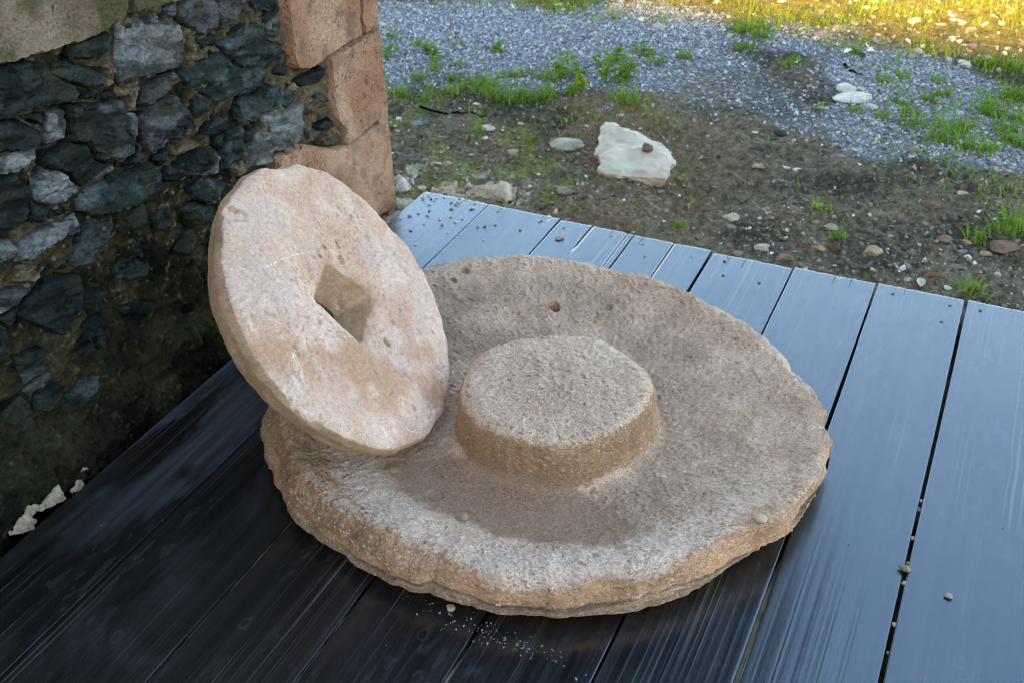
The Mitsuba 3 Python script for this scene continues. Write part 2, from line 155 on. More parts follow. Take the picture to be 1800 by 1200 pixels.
BASE_RO=[(143.6, 0.644), (137.2, 0.648), (130.6, 0.635), (122.3, 0.626), (117.2, 0.61), (104.4, 0.585), (91.2, 0.583), (79.9, 0.569), (71.2, 0.563), (62.6, 0.567), (53.9, 0.575), (44.8, 0.581), (41.5, 0.574), (35.6, 0.576), (29.1, 0.578), (23.9, 0.584), (19.9, 0.579), (13, 0.566), (8.1, 0.564), (3.1, 0.557), (-4.4, 0.549), (-11, 0.543), (-17.6, 0.528), (-25.1, 0.509), (-34, 0.508), (-42.1, 0.511), (-52.2, 0.511), (-65, 0.51), (-73.1, 0.506), (-81, 0.503), (-89, 0.508), (-98, 0.518), (-106.5, 0.536), (-117.3, 0.549), (-129.4, 0.584), (-139, 0.597), (-149.8, 0.623), (-159.4, 0.648), (-175, 0.655), (165, 0.655)]
BASE_RB=[(143.6, 0.6), (90, 0.54), (45, 0.53), (20, 0.53), (3, 0.53), (-4.4, 0.518), (-16.1, 0.503), (-25.1, 0.485), (-42.1, 0.492), (-52.2, 0.491), (-65, 0.488), (-73.1, 0.484), (-81, 0.481), (-89, 0.485), (-98, 0.493), (-106.5, 0.508), (-117.3, 0.518), (-129.4, 0.55), (-139, 0.56), (-149.8, 0.59), (-159.4, 0.61), (165, 0.61)]
BASE_RC=[(143.6,.632),(130.6,.622),(117.2,.598),(104.4,.572),(91.2,.570),(71.2,.550),(53.9,.560),(41.5,.560),(29.1,.563),(19.9,.563),(8.1,.548),(-4,.532),(-10,.524),(-17.6,.508),(-25.1,.482),(-37.5,.462),(-53.5,.452),(-65.4,.447),(-75.7,.456),(-80.6,.464),(-93,.464),(-103.5,.470),(-113.1,.484),(-126,.52),(-140,.545),(-160,.60),(180,.62)]
BASE_ZC=[(145,.125),(122,.138),(104,.12),(80,.11),(54,.098),(30,.080),(10,.072),(-5,.082),(-15,.098),(-25,.100),(-50,.100),(-90,.099),(-120,.098),(-145,.092),(-165,.09),(180,.10)]
BASE_ZO=[(180,.05),(90,.07),(45,.065),(20,.055),(0,.05),(-17,.055),(-25,.042),(-40,.034),(-90,.034),(-140,.038)]
BASE_PITS=[(-.866,1.976,.0135,.055),(-.746,2.033,.010,.008),(-1.13,2.006,.010,.012),(-1.14,1.963,.008,.008),(-.832,1.30,.02,.004)]
TOP_C=[-1.095,1.46,.360]; TOP_R=.323; TOP_T=.088
HOLE_POLY=[(.043,.079),(.084,-.043),(-.058,-.074),(-.07,.057)]
TOP_PITS=[(-.085,.285,.022,.012),(-.07,.27,.016,.008),(.03,.10,.006,.006),(.075,.06,.012,.008),(.105,.09,.005,.005),(.06,.105,.006,.005),(-.10,-.02,.012,.005),(-.12,.03,.010,.004),(.0,-.12,.012,.005),(.06,-.11,.009,.005),(-.04,-.16,.012,.005)]
PROP=[-1.16,1.47,.17,.10]
CANOPY_X=-.30; CANOPY_Y=3.5; CANOPY_Y0=1.6

# ---------------------------------------------------------------- materials
def rgb(*c): return {'type': 'rgb', 'value': list(c)}
def princ(name, color, rough=0.9, spec=0.3, bump=None, bscale=0.001, eps=1e-3, **kw):
    b = dict(type='principled', base_color=proc(color) if callable(color) else rgb(*color), roughness=proc(rough) if callable(rough) else rough, specular=spec, **kw)
    if bump is not None: b = dict(type='bumpmap', arbitrary=proc(bump, eps), scale=bscale, bsdf=b)
    scene[name] = b
def C(*c): return mi.Color3f(*c)

def base_stone_col(p, n, uv):
    big = fbm(p.x * 7, p.y * 7, p.z * 7, 3)
    ang = dr.atan2(p.y - 1.60, p.x + 0.70) * dr.sqrt(dr.square(p.x + 0.70) + dr.square(p.y - 1.60))
    up = dr.abs(n.z) > 0.6
    cu, cv = dr.select(up, p.x, ang), dr.select(up, p.y, p.z)
    f1, f2, r = voronoi(cu * 95, cv * 95)
    g1, g2, s = voronoi(cu * 210 + 9, cv * 210)
    fine = noise(p.x * 420, p.y * 420, p.z * 420)
    c = mix((0.36, 0.240, 0.163), (0.50, 0.365, 0.268), smoothstep(0.3, 0.7, big))
    rr = dr.sqrt(dr.square(p.x + 0.73) + dr.square(p.y - 1.62))
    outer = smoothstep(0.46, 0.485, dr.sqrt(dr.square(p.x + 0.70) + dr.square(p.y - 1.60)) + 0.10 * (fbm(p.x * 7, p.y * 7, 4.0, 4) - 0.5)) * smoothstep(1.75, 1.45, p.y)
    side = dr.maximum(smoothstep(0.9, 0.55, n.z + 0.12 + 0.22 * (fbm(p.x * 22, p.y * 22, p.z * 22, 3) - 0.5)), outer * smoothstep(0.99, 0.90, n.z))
    c = mix(c, (0.25, 0.172, 0.118), 0.75 * smoothstep(0.45, 0.68, fbm(p.x * 4.5 + 3, p.y * 4.5, 5.0, 4)) * smoothstep(0.17, 0.14, p.z) * smoothstep(0.54, 0.44, rr))
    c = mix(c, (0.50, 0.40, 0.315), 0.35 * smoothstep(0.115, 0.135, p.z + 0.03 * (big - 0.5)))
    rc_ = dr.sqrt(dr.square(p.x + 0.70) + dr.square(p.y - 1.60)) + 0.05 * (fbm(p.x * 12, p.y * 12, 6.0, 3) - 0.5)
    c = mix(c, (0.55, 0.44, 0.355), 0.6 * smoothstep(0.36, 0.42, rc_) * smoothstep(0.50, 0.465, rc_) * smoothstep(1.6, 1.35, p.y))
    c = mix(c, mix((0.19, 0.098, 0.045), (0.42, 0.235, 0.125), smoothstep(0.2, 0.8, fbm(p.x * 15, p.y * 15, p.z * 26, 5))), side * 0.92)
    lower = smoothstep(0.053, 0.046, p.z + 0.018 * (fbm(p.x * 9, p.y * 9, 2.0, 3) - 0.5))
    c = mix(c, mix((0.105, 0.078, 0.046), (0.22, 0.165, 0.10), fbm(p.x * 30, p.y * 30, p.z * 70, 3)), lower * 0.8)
    dsd = side * smoothstep(0.245, 0.225, dr.sqrt(dr.square(p.x + 0.70) + dr.square(p.y - 1.60)))
    c = mix(c, mix((0.15, 0.088, 0.045), (0.32, 0.20, 0.115), fbm(p.x * 26, p.y * 26, p.z * 26, 4)), dsd * 0.75)
    # damp brown silt lying in the dish in front of the boss
    d = dr.sqrt(dr.square((p.x + 0.70) / 0.26) + dr.square((p.y - 1.345) / 0.095)) + 0.5 * (fbm(p.x * 18, p.y * 18, 3.0, 3) - 0.5)
    silt = smoothstep(1.12, 0.88, d) * smoothstep(0.1, 0.085, p.z)
    c = mix(c, (0.245, 0.158, 0.105), silt * 0.85)
    peb = smoothstep(0.42, 0.28, f1) * smoothstep(0.45, 0.75, r) * (1 - silt)
    c = mix(c, mix((0.13, 0.085, 0.05), (0.56, 0.45, 0.36), cell_rand(r * 977.0)), peb * 0.4)
    peb2 = smoothstep(0.4, 0.25, g1) * smoothstep(0.5, 0.8, s) * (1 - silt)
    c = mix(c, mix((0.10, 0.065, 0.04), (0.55, 0.45, 0.37), cell_rand(s * 533.0)), peb2 * 0.55)
    return c * mi.Color3f(1.06, 0.95, 0.85) * (0.60 + 0.80 * fine)
def base_stone_bump(p, n, uv):
    return 0.5 * noise(p.x * 260, p.y * 260, p.z * 260) + 0.35 * noise(p.x * 520, p.y * 520, p.z * 520) + noise(p.x * 120, p.y * 120, p.z * 120)
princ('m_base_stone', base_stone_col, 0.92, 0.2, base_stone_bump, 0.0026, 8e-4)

def top_stone_col(p, n, uv):
    x, y = uv.x, uv.y                       # metres on the stone's face, from its centre
    r = dr.sqrt(x * x + y * y)
    big = fbm(x * 9 + 3, y * 9, p.z * 3, 4)
    e_, d_ = 0.82 * x - 0.57 * y, 0.57 * x + 0.82 * y
    streak = fbm(e_ * 34 + 2.5 * noise(d_ * 16, e_ * 12), d_ * 14, 1.0, 4)
    c = mix((0.46, 0.30, 0.215), (0.56, 0.415, 0.325), smoothstep(0.3, 0.7, 0.6 * big + 0.4 * streak))
    c = mix(c, (0.44, 0.36, 0.315), 0.5 * smoothstep(0.48, 0.68, fbm(x * 6 - 8, y * 6 + 4, 2.0, 3)))
    c = mix(c, (0.60, 0.48, 0.40), 0.15 * smoothstep(0.56, 0.74, streak))
    c = mix(c, (0.38, 0.215, 0.125), 0.75 * smoothstep(0.48, 0.70, fbm(x * 11 + 2, y * 11, 8.0, 4)) * smoothstep(0.06, -0.10, 0.57 * x + 0.82 * y + 0.3 * (big - 0.5)))
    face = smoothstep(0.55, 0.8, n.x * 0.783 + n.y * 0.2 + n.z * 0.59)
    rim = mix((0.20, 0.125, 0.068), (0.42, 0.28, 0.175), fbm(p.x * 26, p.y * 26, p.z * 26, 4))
    rim = mix(rim, mix((0.30, 0.19, 0.105), (0.46, 0.315, 0.195), fbm(p.x * 40, p.y * 40, p.z * 40, 3)), smoothstep(0.105, 0.095, r))  # hole walls coloured lighter to make up for the little light reaching them
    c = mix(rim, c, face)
    # worn white scuffs near the edge and short scratches
    sc = smoothstep(0.56, 0.72, fbm(e_ * 60, d_ * 16, 5.0, 4)) * smoothstep(0.5, 0.62, fbm(x * 9 + 30, y * 9, 2.0, 3)) * smoothstep(0.12, 0.29, r)
    c = mix(c, (0.68, 0.58, 0.50), sc * face * 0.4)
    for (ax, ay, bx, by, w) in SCRATCHES:
        lx, ly = bx - ax, by - ay; L = math.hypot(lx, ly)
        t = ((x - ax) * lx + (y - ay) * ly) / (L * L)
        dd = dr.abs((x - ax) * ly - (y - ay) * lx) / L + 0.004 * dr.abs(noise(x * 60, y * 60) - 0.5) + dr.maximum(dr.abs(t - 0.5) - 0.5, 0)
        c = mix(c, (0.74, 0.63, 0.53), smoothstep(w + 0.0014, w * 0.6, dd) * face * 0.75)
    spots = smoothstep(0.3, 0.12, voronoi(x * 52 + 2 * noise(x * 40, y * 40), y * 52 + 2 * noise(y * 40, x * 40))[0]) * smoothstep(0.5, 0.7, fbm(x * 10, y * 10 + 7, 1.0, 2))
    c = mix(c, (0.20, 0.125, 0.08), spots * face * 0.40)
    fine = noise(p.x * 380, p.y * 380, p.z * 380) * 0.6 + noise(p.x * 150, p.y * 150, p.z * 150) * 0.4
    return c * mi.Color3f(1.0, 0.89, 0.81) * (0.66 + 0.68 * fine)
def top_stone_bump(p, n, uv):
    return noise(p.x * 300, p.y * 300, p.z * 300) + 1.2 * fbm(p.x * 70, p.y * 70, p.z * 70, 3)
SCRATCHES = [(-0.198, 0.221, -0.121, 0.175, 0.0010), (-0.121, 0.175, -0.075, 0.163, 0.0010), (-0.075, 0.163, -0.029, 0.145, 0.0009), (-0.029, 0.145, 0.035, 0.112, 0.0008), (0.035, 0.112, 0.098, 0.072, 0.0007), (-0.225, 0.041, -0.256, 0.036, 0.0008), (-0.147, -0.221, -0.125, -0.275, 0.0008)]
princ('m_top_stone', top_stone_col, 0.85, 0.3, top_stone_bump, 0.0020, 8e-4)

def deck_dust(p):
    big = fbm(p.x * 5, p.y * 3.2, 1.0, 4)
    wisp = fbm(p.x * 30 + 5 * noise(p.x * 9, p.y * 6), p.y * 9, 4.0, 3)
    return smoothstep(0.5, 0.78, big * 0.62 + wisp * 0.38)
KNOTS = [(-0.712, 1.031), (-0.674, 0.945), (-1.215, 0.80), (0.06 + 0.12, 1.92), (-0.10, 2.02), (0.16, 1.36), (-1.02, 0.92), (-0.32, 1.02)]
def deck_lines(p):
    px = p.x
    for kx, ky in KNOTS:    # the grain flows round the knots
        px = px + 0.6 * (p.x - kx) * -dr.exp(-dr.square((p.x - kx) / 0.022) - dr.square((p.y - ky) / 0.05))
    p = mi.Point3f(px, p.y, p.z)
    a = noise(p.x * 260 + 1.5 * noise(p.x * 4, p.y * 2.2), p.y * 1.6)
    b = noise(p.x * 90 + 3 * noise(p.x * 3, p.y * 1.1), p.y * 0.8)
    return a, b
def deck_col(p, n, uv):
    a, b = deck_lines(p)
    tone = cell_rand(dr.floor((p.x + 1.5666) / 0.2329), 3.0)
    c = mix((0.0016, 0.0011, 0.0009), (0.0055, 0.0036, 0.0028), smoothstep(0.25, 0.8, b)) * (0.8 + 0.5 * tone)
    d = deck_dust(p)
    c = mix(c, (0.030, 0.029, 0.030), d * 0.3)
    scr = smoothstep(0.80, 0.93, a) * smoothstep(0.38, 0.66, noise(p.x * 9, p.y * 2.0, 8.0))
    scuff = smoothstep(0.60, 0.74, fbm(p.x * 70, p.y * 26, 12.0, 4)) * smoothstep(0.45, 0.62, fbm(p.x * 6, p.y * 6, 13.0, 3))
    c = mix(c, (0.075, 0.070, 0.068), scuff * 0.18)
    c = mix(c, (0.115, 0.090, 0.068), scr * 0.55)
    fine = noise(p.x * 420, p.y * 6, 3.0) * noise(p.x * 150, p.y * 2.5, 6.0)
    c = mix(c, (0.034, 0.030, 0.028), 0.45 * smoothstep(0.50, 0.8, fine))
    # pale dust dried on the board along the wall
    ld = smoothstep(-1.335, -1.345, p.x) * smoothstep(0.42, 0.62, fbm(p.x * 16, p.y * 5, 3.0, 4) + 0.22 * (p.y - 1.25)) * smoothstep(0.75, 1.3, p.y)
    c = mix(c, (0.066, 0.068, 0.075), ld * (0.25 + 0.5 * noise(p.x * 120, p.y * 7, 5.0)))
    for kx, ky in KNOTS:
        kd = dr.sqrt(dr.square((p.x - kx) / 0.009) + dr.square((p.y - ky) / 0.014))
        c = mix(c, (0.05, 0.036, 0.026), smoothstep(0.34, 0.05, dr.abs(kd - 0.9 + 0.5 * (noise(p.x * 190, p.y * 120, 2.0) - 0.5))) * 0.35)
    return c
def deck_rough(p, n, uv):
    a, b = deck_lines(p)
    return 0.225 + 0.05 * deck_dust(p) + 0.12 * a * a + 0.05 * (b - 0.5) + 0.14 * (fbm(p.x * 3, p.y * 3, 9.0, 3) - 0.5)
def deck_bump(p, n, uv):
    a, b = deck_lines(p)
    return 0.40 * a + 0.03 * b + 0.30 * fbm(p.x * 24, p.y * 8, 2.0, 3)
scene['m_deck'] = dict(type='bumpmap', arbitrary=proc(deck_bump), scale=0.0006, bsdf=dict(type='principled', base_color=proc(deck_col), roughness=proc(deck_rough), eta=2.05, clearcoat=0.8, clearcoat_gloss=0.88))
princ('m_gap_dust', lambda p, n, uv: mix((0.07, 0.05, 0.034), (0.22, 0.165, 0.115), fbm(p.x * 150, p.y * 40, 0.0, 3)), 0.95, 0.1)
princ('m_iron', (0.02, 0.014, 0.012), 0.6, 0.4)

def strata(p, k): return fbm(p.y * 6 + 11 * k, p.z * 55 + p.y * 14 + 4 * noise(p.y * 9, p.z * 9, p.x * 9), p.x * 20, 3)
def slate(name, lo, hi, k, vein=0.0):
    def col(p, n, uv):
        s = strata(p, k); m = fbm(p.y * 16 + k, p.z * 16, p.x * 16, 4)
        c = mix(lo, hi, smoothstep(0.3, 0.75, 0.5 * s + 0.5 * m))
        c = mix(c, (0.030, 0.030, 0.012), 0.55 * smoothstep(0.55, 0.72, fbm(p.y * 11, p.z * 11 + 5 * k, p.x * 11, 3)))
        v = smoothstep(0.63, 0.73, fbm(p.y * 8 + 3 * k, p.z * 20 + 5 * p.y, k * 1.7, 3)) * vein
        c = mix(c, (0.20, 0.205, 0.20), v)
        c = mix(c, mi.Color3f(*hi) * 1.5, smoothstep(0.52, 0.70, fbm(p.y * 26 + 9 * k, p.z * 34, p.x * 26, 3)) * 0.6)
        cr = dr.abs(fbm(p.y * 13 + 3 * k, p.z * 40 + 9 * p.y, p.x * 13, 3) - 0.5)
        c = c * (0.5 + 0.5 * smoothstep(0.0, 0.03, cr))
        return c * (0.55 + 0.9 * noise(p.y * 200, p.z * 260, p.x * 200))
    def bump(p, n, uv): return 1.4 * strata(p, k) + fbm(p.y * 60, p.z * 60, p.x * 60, 3)
    princ(name, col, 0.75, 0.15, bump, 0.006, 1e-3)
slate('m_slate_d', (0.002, 0.0028, 0.002), (0.017, 0.021, 0.0165), 1, 0.25)
slate('m_slate_b', (0.0035, 0.005, 0.0045), (0.036, 0.045, 0.040), 2, 0.35)
slate('m_slate_p', (0.02, 0.0195, 0.017), (0.135, 0.126, 0.112), 3, 0.4)
slate('m_slate_u', (0.007, 0.0065, 0.007), (0.060, 0.052, 0.052), 4, 0.3)
slate('m_slate_g', (0.03, 0.029, 0.025), (0.09, 0.084, 0.072), 5, 0.2)
slate('m_slate_t', (0.05, 0.035, 0.018), (0.13, 0.09, 0.048), 6, 0.0)
def mortar_col(p, n, uv):
    m = fbm(p.y * 14, p.z * 14, p.x * 14, 4); g = noise(p.y * 190, p.z * 190, p.x * 190)
    c = mix((0.014, 0.0115, 0.005), (0.115, 0.083, 0.040), smoothstep(0.3, 0.72, m))
    c = mix(c, (0.17, 0.12, 0.072), 0.6 * smoothstep(2.0, 2.25, p.y + 0.2 * (m - 0.5)) * smoothstep(0.1, 0.3, p.z))
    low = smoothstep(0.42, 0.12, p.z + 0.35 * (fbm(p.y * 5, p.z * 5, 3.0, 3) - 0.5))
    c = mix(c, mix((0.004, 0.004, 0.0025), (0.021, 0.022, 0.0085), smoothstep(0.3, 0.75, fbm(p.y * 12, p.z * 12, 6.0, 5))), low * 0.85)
    g2 = noise(p.y * 95, p.z * 95, p.x * 95)
    c = mix(c, (0.21, 0.165, 0.095), smoothstep(0.74, 0.88, g2) * 0.5 * (1 - 0.8 * low))
    return c * (0.35 + 0.7 * g + 0.6 * g2)
princ('m_mortar', mortar_col, 0.95, 0.1, lambda p, n, uv: noise(p.y * 130, p.z * 130, p.x * 130) + fbm(p.y * 300, p.z * 300, p.x * 300, 2), 0.009, 1e-3)
def sandstone(name, a, b, moss):
    def col(p, n, uv):
        m = fbm(p.y * 8, p.z * 8, p.x * 8, 4)
        c = mix(a, b, smoothstep(0.3, 0.7, m))
        pit = smoothstep(0.62, 0.74, noise(p.y * 260, p.z * 190, p.x * 200) * 0.6 + 0.4 * noise(p.y * 110, p.z * 80, p.x * 90)) * smoothstep(0.4, 0.62, fbm(p.y * 20, p.z * 20, 7.0, 2))
        c = mix(c, (0.06, 0.036, 0.023), pit * 0.8)
        c = mix(c, (0.15, 0.085, 0.055), 0.6 * smoothstep(0.5, 0.72, fbm(p.y * 22 + 5, p.z * 22, p.x * 22, 4)))
        c = mix(c, (0.06, 0.052, 0.02), moss * smoothstep(0.42, 0.62, fbm(p.y * 7, p.z * 7, 9.0, 4) + 0.8 * (0.90 - p.z)))
        return c * (0.62 + 0.76 * noise(p.y * 300, p.z * 330, p.x * 330))
    princ(name, col, 0.9, 0.2, lambda p, n, uv: fbm(p.y * 110, p.z * 80, p.x * 110, 3) + 0.5 * noise(p.y * 260, p.z * 190, p.x * 200), 0.0065, 1e-3)
sandstone('m_sandstone', (0.27, 0.126, 0.066), (0.37, 0.208, 0.125), 0.0)
sandstone('m_lintel', (0.12, 0.08, 0.046), (0.215, 0.15, 0.095), 0.9)

def inpoly_np(poly, x, y):
    return shapely.contains_xy(Polygon(poly), x, y)
GR_POLYS = [Polygon(q) for q in GRAVEL]; FINE_POLY = Polygon(FINE)
def gravel_amount(x, y):
    """0 to 1: how much of the ground at (x, y) lies under loose gravel."""
    w = (meshkit.fbm(np.stack([x * 3, y * 3, x * 0], -1), 3, 5) - 0.5) * 0.55
    out = np.zeros_like(x)
    for q in GR_POLYS:
        d = shapely.distance(shapely.points(x, y), q.exterior) * np.where(shapely.contains_xy(q, x, y), 1, -1)
        out = np.maximum(out, sst(-0.12, 0.14, d + w))
    d = shapely.distance(shapely.points(x, y), FINE_POLY.exterior) * np.where(shapely.contains_xy(FINE_POLY, x, y), 1, -1)
    return np.maximum(out, 0.32 * sst(-0.12, 0.14, d + w))
def ground_z(x, y):
    p = np.stack([x, y, np.zeros_like(x)], -1)
    view = sst(2.5, 2.75, y) * sst(9, 6, y) * sst(-6, -4, x) * sst(4, 2, x)
    clod = f3(p, 14, 4, 3) * 0.036 + np.abs(f3(p + 9, 30, 3, 8)) * 0.036 + f3(p, 55, 3, 4) * 0.020 + f3(p, 3, 3, 2) * 0.035
    soft = 1 - 0.55 * gravel_amount(x, y) if x.size < 900000 else 1
    return -0.066 + view * clod * soft + 0.012 * sst(4.3, 5.2, y) + (1 - view) * (1 - sst(2.0, 2.6, y)) * -0.02

def ground_col(p, n, uv):
    m = fbm(p.x * 5, p.y * 5, 1.0, 4); f = fbm(p.x * 60, p.y * 60, p.z * 60, 3); g = noise(p.x * 210, p.y * 210)
    c = mix((0.036, 0.031, 0.021), (0.135, 0.113, 0.076), smoothstep(0.3, 0.7, 0.5 * m + 0.5 * f))
    brown = smoothstep(0.45, 0.65, fbm(p.x * 2.4 + 5, p.y * 2.4, 4.0, 3)) * smoothstep(-0.4, -1.2, p.x)
    c = mix(c, (0.155, 0.105, 0.062), brown * 0.7)
    moss = smoothstep(0.52, 0.66, fbm(p.x * 9, p.y * 9, 7.0, 4)) * smoothstep(-0.75, -1.15, p.x) * smoothstep(3.5, 3.1, p.y)
    c = mix(c, (0.13, 0.14, 0.035), moss * 0.7)
    lime = smoothstep(0.50, 0.62, fbm(p.x * 12, p.y * 14, 2.0, 4)) * smoothstep(2.98, 2.70, p.y) * smoothstep(-1.15, -1.35, p.x)
    c = mix(c, (0.40, 0.36, 0.28), lime * 0.85)
    gr = smoothstep(0.05, 0.6, uv.x)
    c = mix(c, (0.13, 0.138, 0.155), gr * 0.85)
    far = smoothstep(4.42, 4.75, p.y)
    c = mix(c, mix((0.045, 0.045, 0.012), (0.21, 0.17, 0.045), fbm(p.x * 24, p.y * 24, 3.0, 3)), far)
    v = voronoi(p.x * 70, p.y * 70)
    c = mix(c, (0.20, 0.18, 0.16), smoothstep(0.3, 0.15, v[0]) * smoothstep(0.86, 0.95, v[2]))
    g3 = noise(p.x * 90, p.y * 90, 5.0)
    return c * mi.Color3f(1.1, 1.0, 0.84) * (0.45 + 0.6 * g + 0.5 * g3)
princ('m_ground', ground_col, 0.93, 0.2, lambda p, n, uv: noise(p.x * 140, p.y * 140, p.z * 140) + noise(p.x * 300, p.y * 300, p.z * 300), 0.004, 1e-3)
scene['m_chips'] = dict(type='principled', base_color={'type': 'mesh_attribute', 'name': 'vertex_color'}, roughness=0.75, specular=0.35)
ROCKC = dict(white=((0.48, 0.45, 0.40), (0.72, 0.69, 0.64)), cream=((0.36, 0.30, 0.22), (0.55, 0.48, 0.38)), pink=((0.26, 0.18, 0.145), (0.42, 0.32, 0.27)), red=((0.14, 0.085, 0.06), (0.26, 0.17, 0.13)),
             brown=((0.12, 0.085, 0.055), (0.24, 0.18, 0.125)), tan=((0.24, 0.175, 0.11), (0.40, 0.31, 0.21)), grey=((0.15, 0.14, 0.125), (0.31, 0.29, 0.265)), slate=((0.085, 0.10, 0.11), (0.20, 0.235, 0.26)),
             dark=((0.035, 0.034, 0.030), (0.08, 0.073, 0.062)), greygreen=((0.20, 0.205, 0.155), (0.40, 0.40, 0.32)))
def rockmat(k):
    lo, hi = (tuple(0.72 * q for q in t) for t in ROCKC[k])
    def col(p, n, uv):
        return mix(lo, hi, smoothstep(0.25, 0.75, fbm(p.x * 28, p.y * 28, p.z * 28, 3))) * mi.Color3f(1.12, 0.98, 0.80) * (0.75 + 0.5 * noise(p.x * 230, p.y * 230, p.z * 230))
    princ('m_rock_' + k, col, 0.88, 0.25)
for k in ROCKC: rockmat(k)
def leafmat(name, a, b):
    scene[name] = dict(type='principledthin', base_color=proc(lambda p, n, uv: mix(a, b, noise(p.x * 40, p.y * 40, p.z * 40))), roughness=0.5, diff_trans=0.8, spec_trans=0.0)
leafmat('m_grass', (0.09, 0.17, 0.018), (0.25, 0.34, 0.05))
leafmat('m_grass_yellow', (0.20, 0.25, 0.025), (0.40, 0.41, 0.06))
leafmat('m_dry_leaf', (0.16, 0.07, 0.035), (0.30, 0.16, 0.08))
princ('m_twig', lambda p, n, uv: mix((0.05, 0.04, 0.03), (0.13, 0.11, 0.085), noise(p.x * 60, p.y * 60)), 0.9, 0.2)
princ('m_stick', lambda p, n, uv: mix((0.38, 0.30, 0.20), (0.60, 0.52, 0.40), noise(p.x * 60, p.y * 60)), 0.8, 0.2)
princ('m_timber', lambda p, n, uv: mix((0.020, 0.014, 0.010), (0.05, 0.035, 0.025), noise(p.x * 40, p.y * 3, p.z * 40)), 0.8, 0.2)
princ('m_plaster', lambda p, n, uv: mix((0.40, 0.34, 0.27), (0.52, 0.46, 0.38), fbm(p.x * 2, p.y * 2, p.z * 2, 4)), 0.95, 0.1)
princ('m_roof_tile', lambda p, n, uv: mix((0.22, 0.09, 0.05), (0.36, 0.17, 0.10), fbm(p.x * 3, p.y * 3, p.z * 3, 3)), 0.9, 0.1)

# ---------------------------------------------------------------- ground: one sheet to the horizon
def axis(lo, hi, step, far):
    inner = np.arange(lo, hi + step / 2, step); g = step * 1.25 ** np.arange(1, 60); g = np.cumsum(g); g = g[g < far]
    return np.r_[(lo - g)[::-1], inner, hi + g]
gx, gy = axis(-3.3, 1.3, 0.0075, 300), axis(2.45, 5.9, 0.0085, 300)
X, Y = np.meshgrid(gx, gy, indexing='ij'); xs, ys = X.ravel(), Y.ravel()
near = (xs > -4) & (xs < 2) & (ys > 2.3) & (ys < 7)
ga = np.zeros(xs.size); ga[near] = gravel_amount(xs[near], ys[near])
zz = ground_z(xs, ys); zz = np.where(near, zz - (zz + 0.066) * 0.5 * ga, zz)
gf = gridfaces(len(gx), len(gy))
put('ground', (np.stack([xs, ys, zz], 1), gf), 'm_ground', smooth=True, uv=np.stack([ga, ga * 0], 1), label='dark earth ground with moss and small stones beyond the deck', kind='structure')
from scipy.interpolate import RegularGridInterpolator
gz = RegularGridInterpolator((gx, gy), zz.reshape(X.shape), bounds_error=False, fill_value=-0.06)

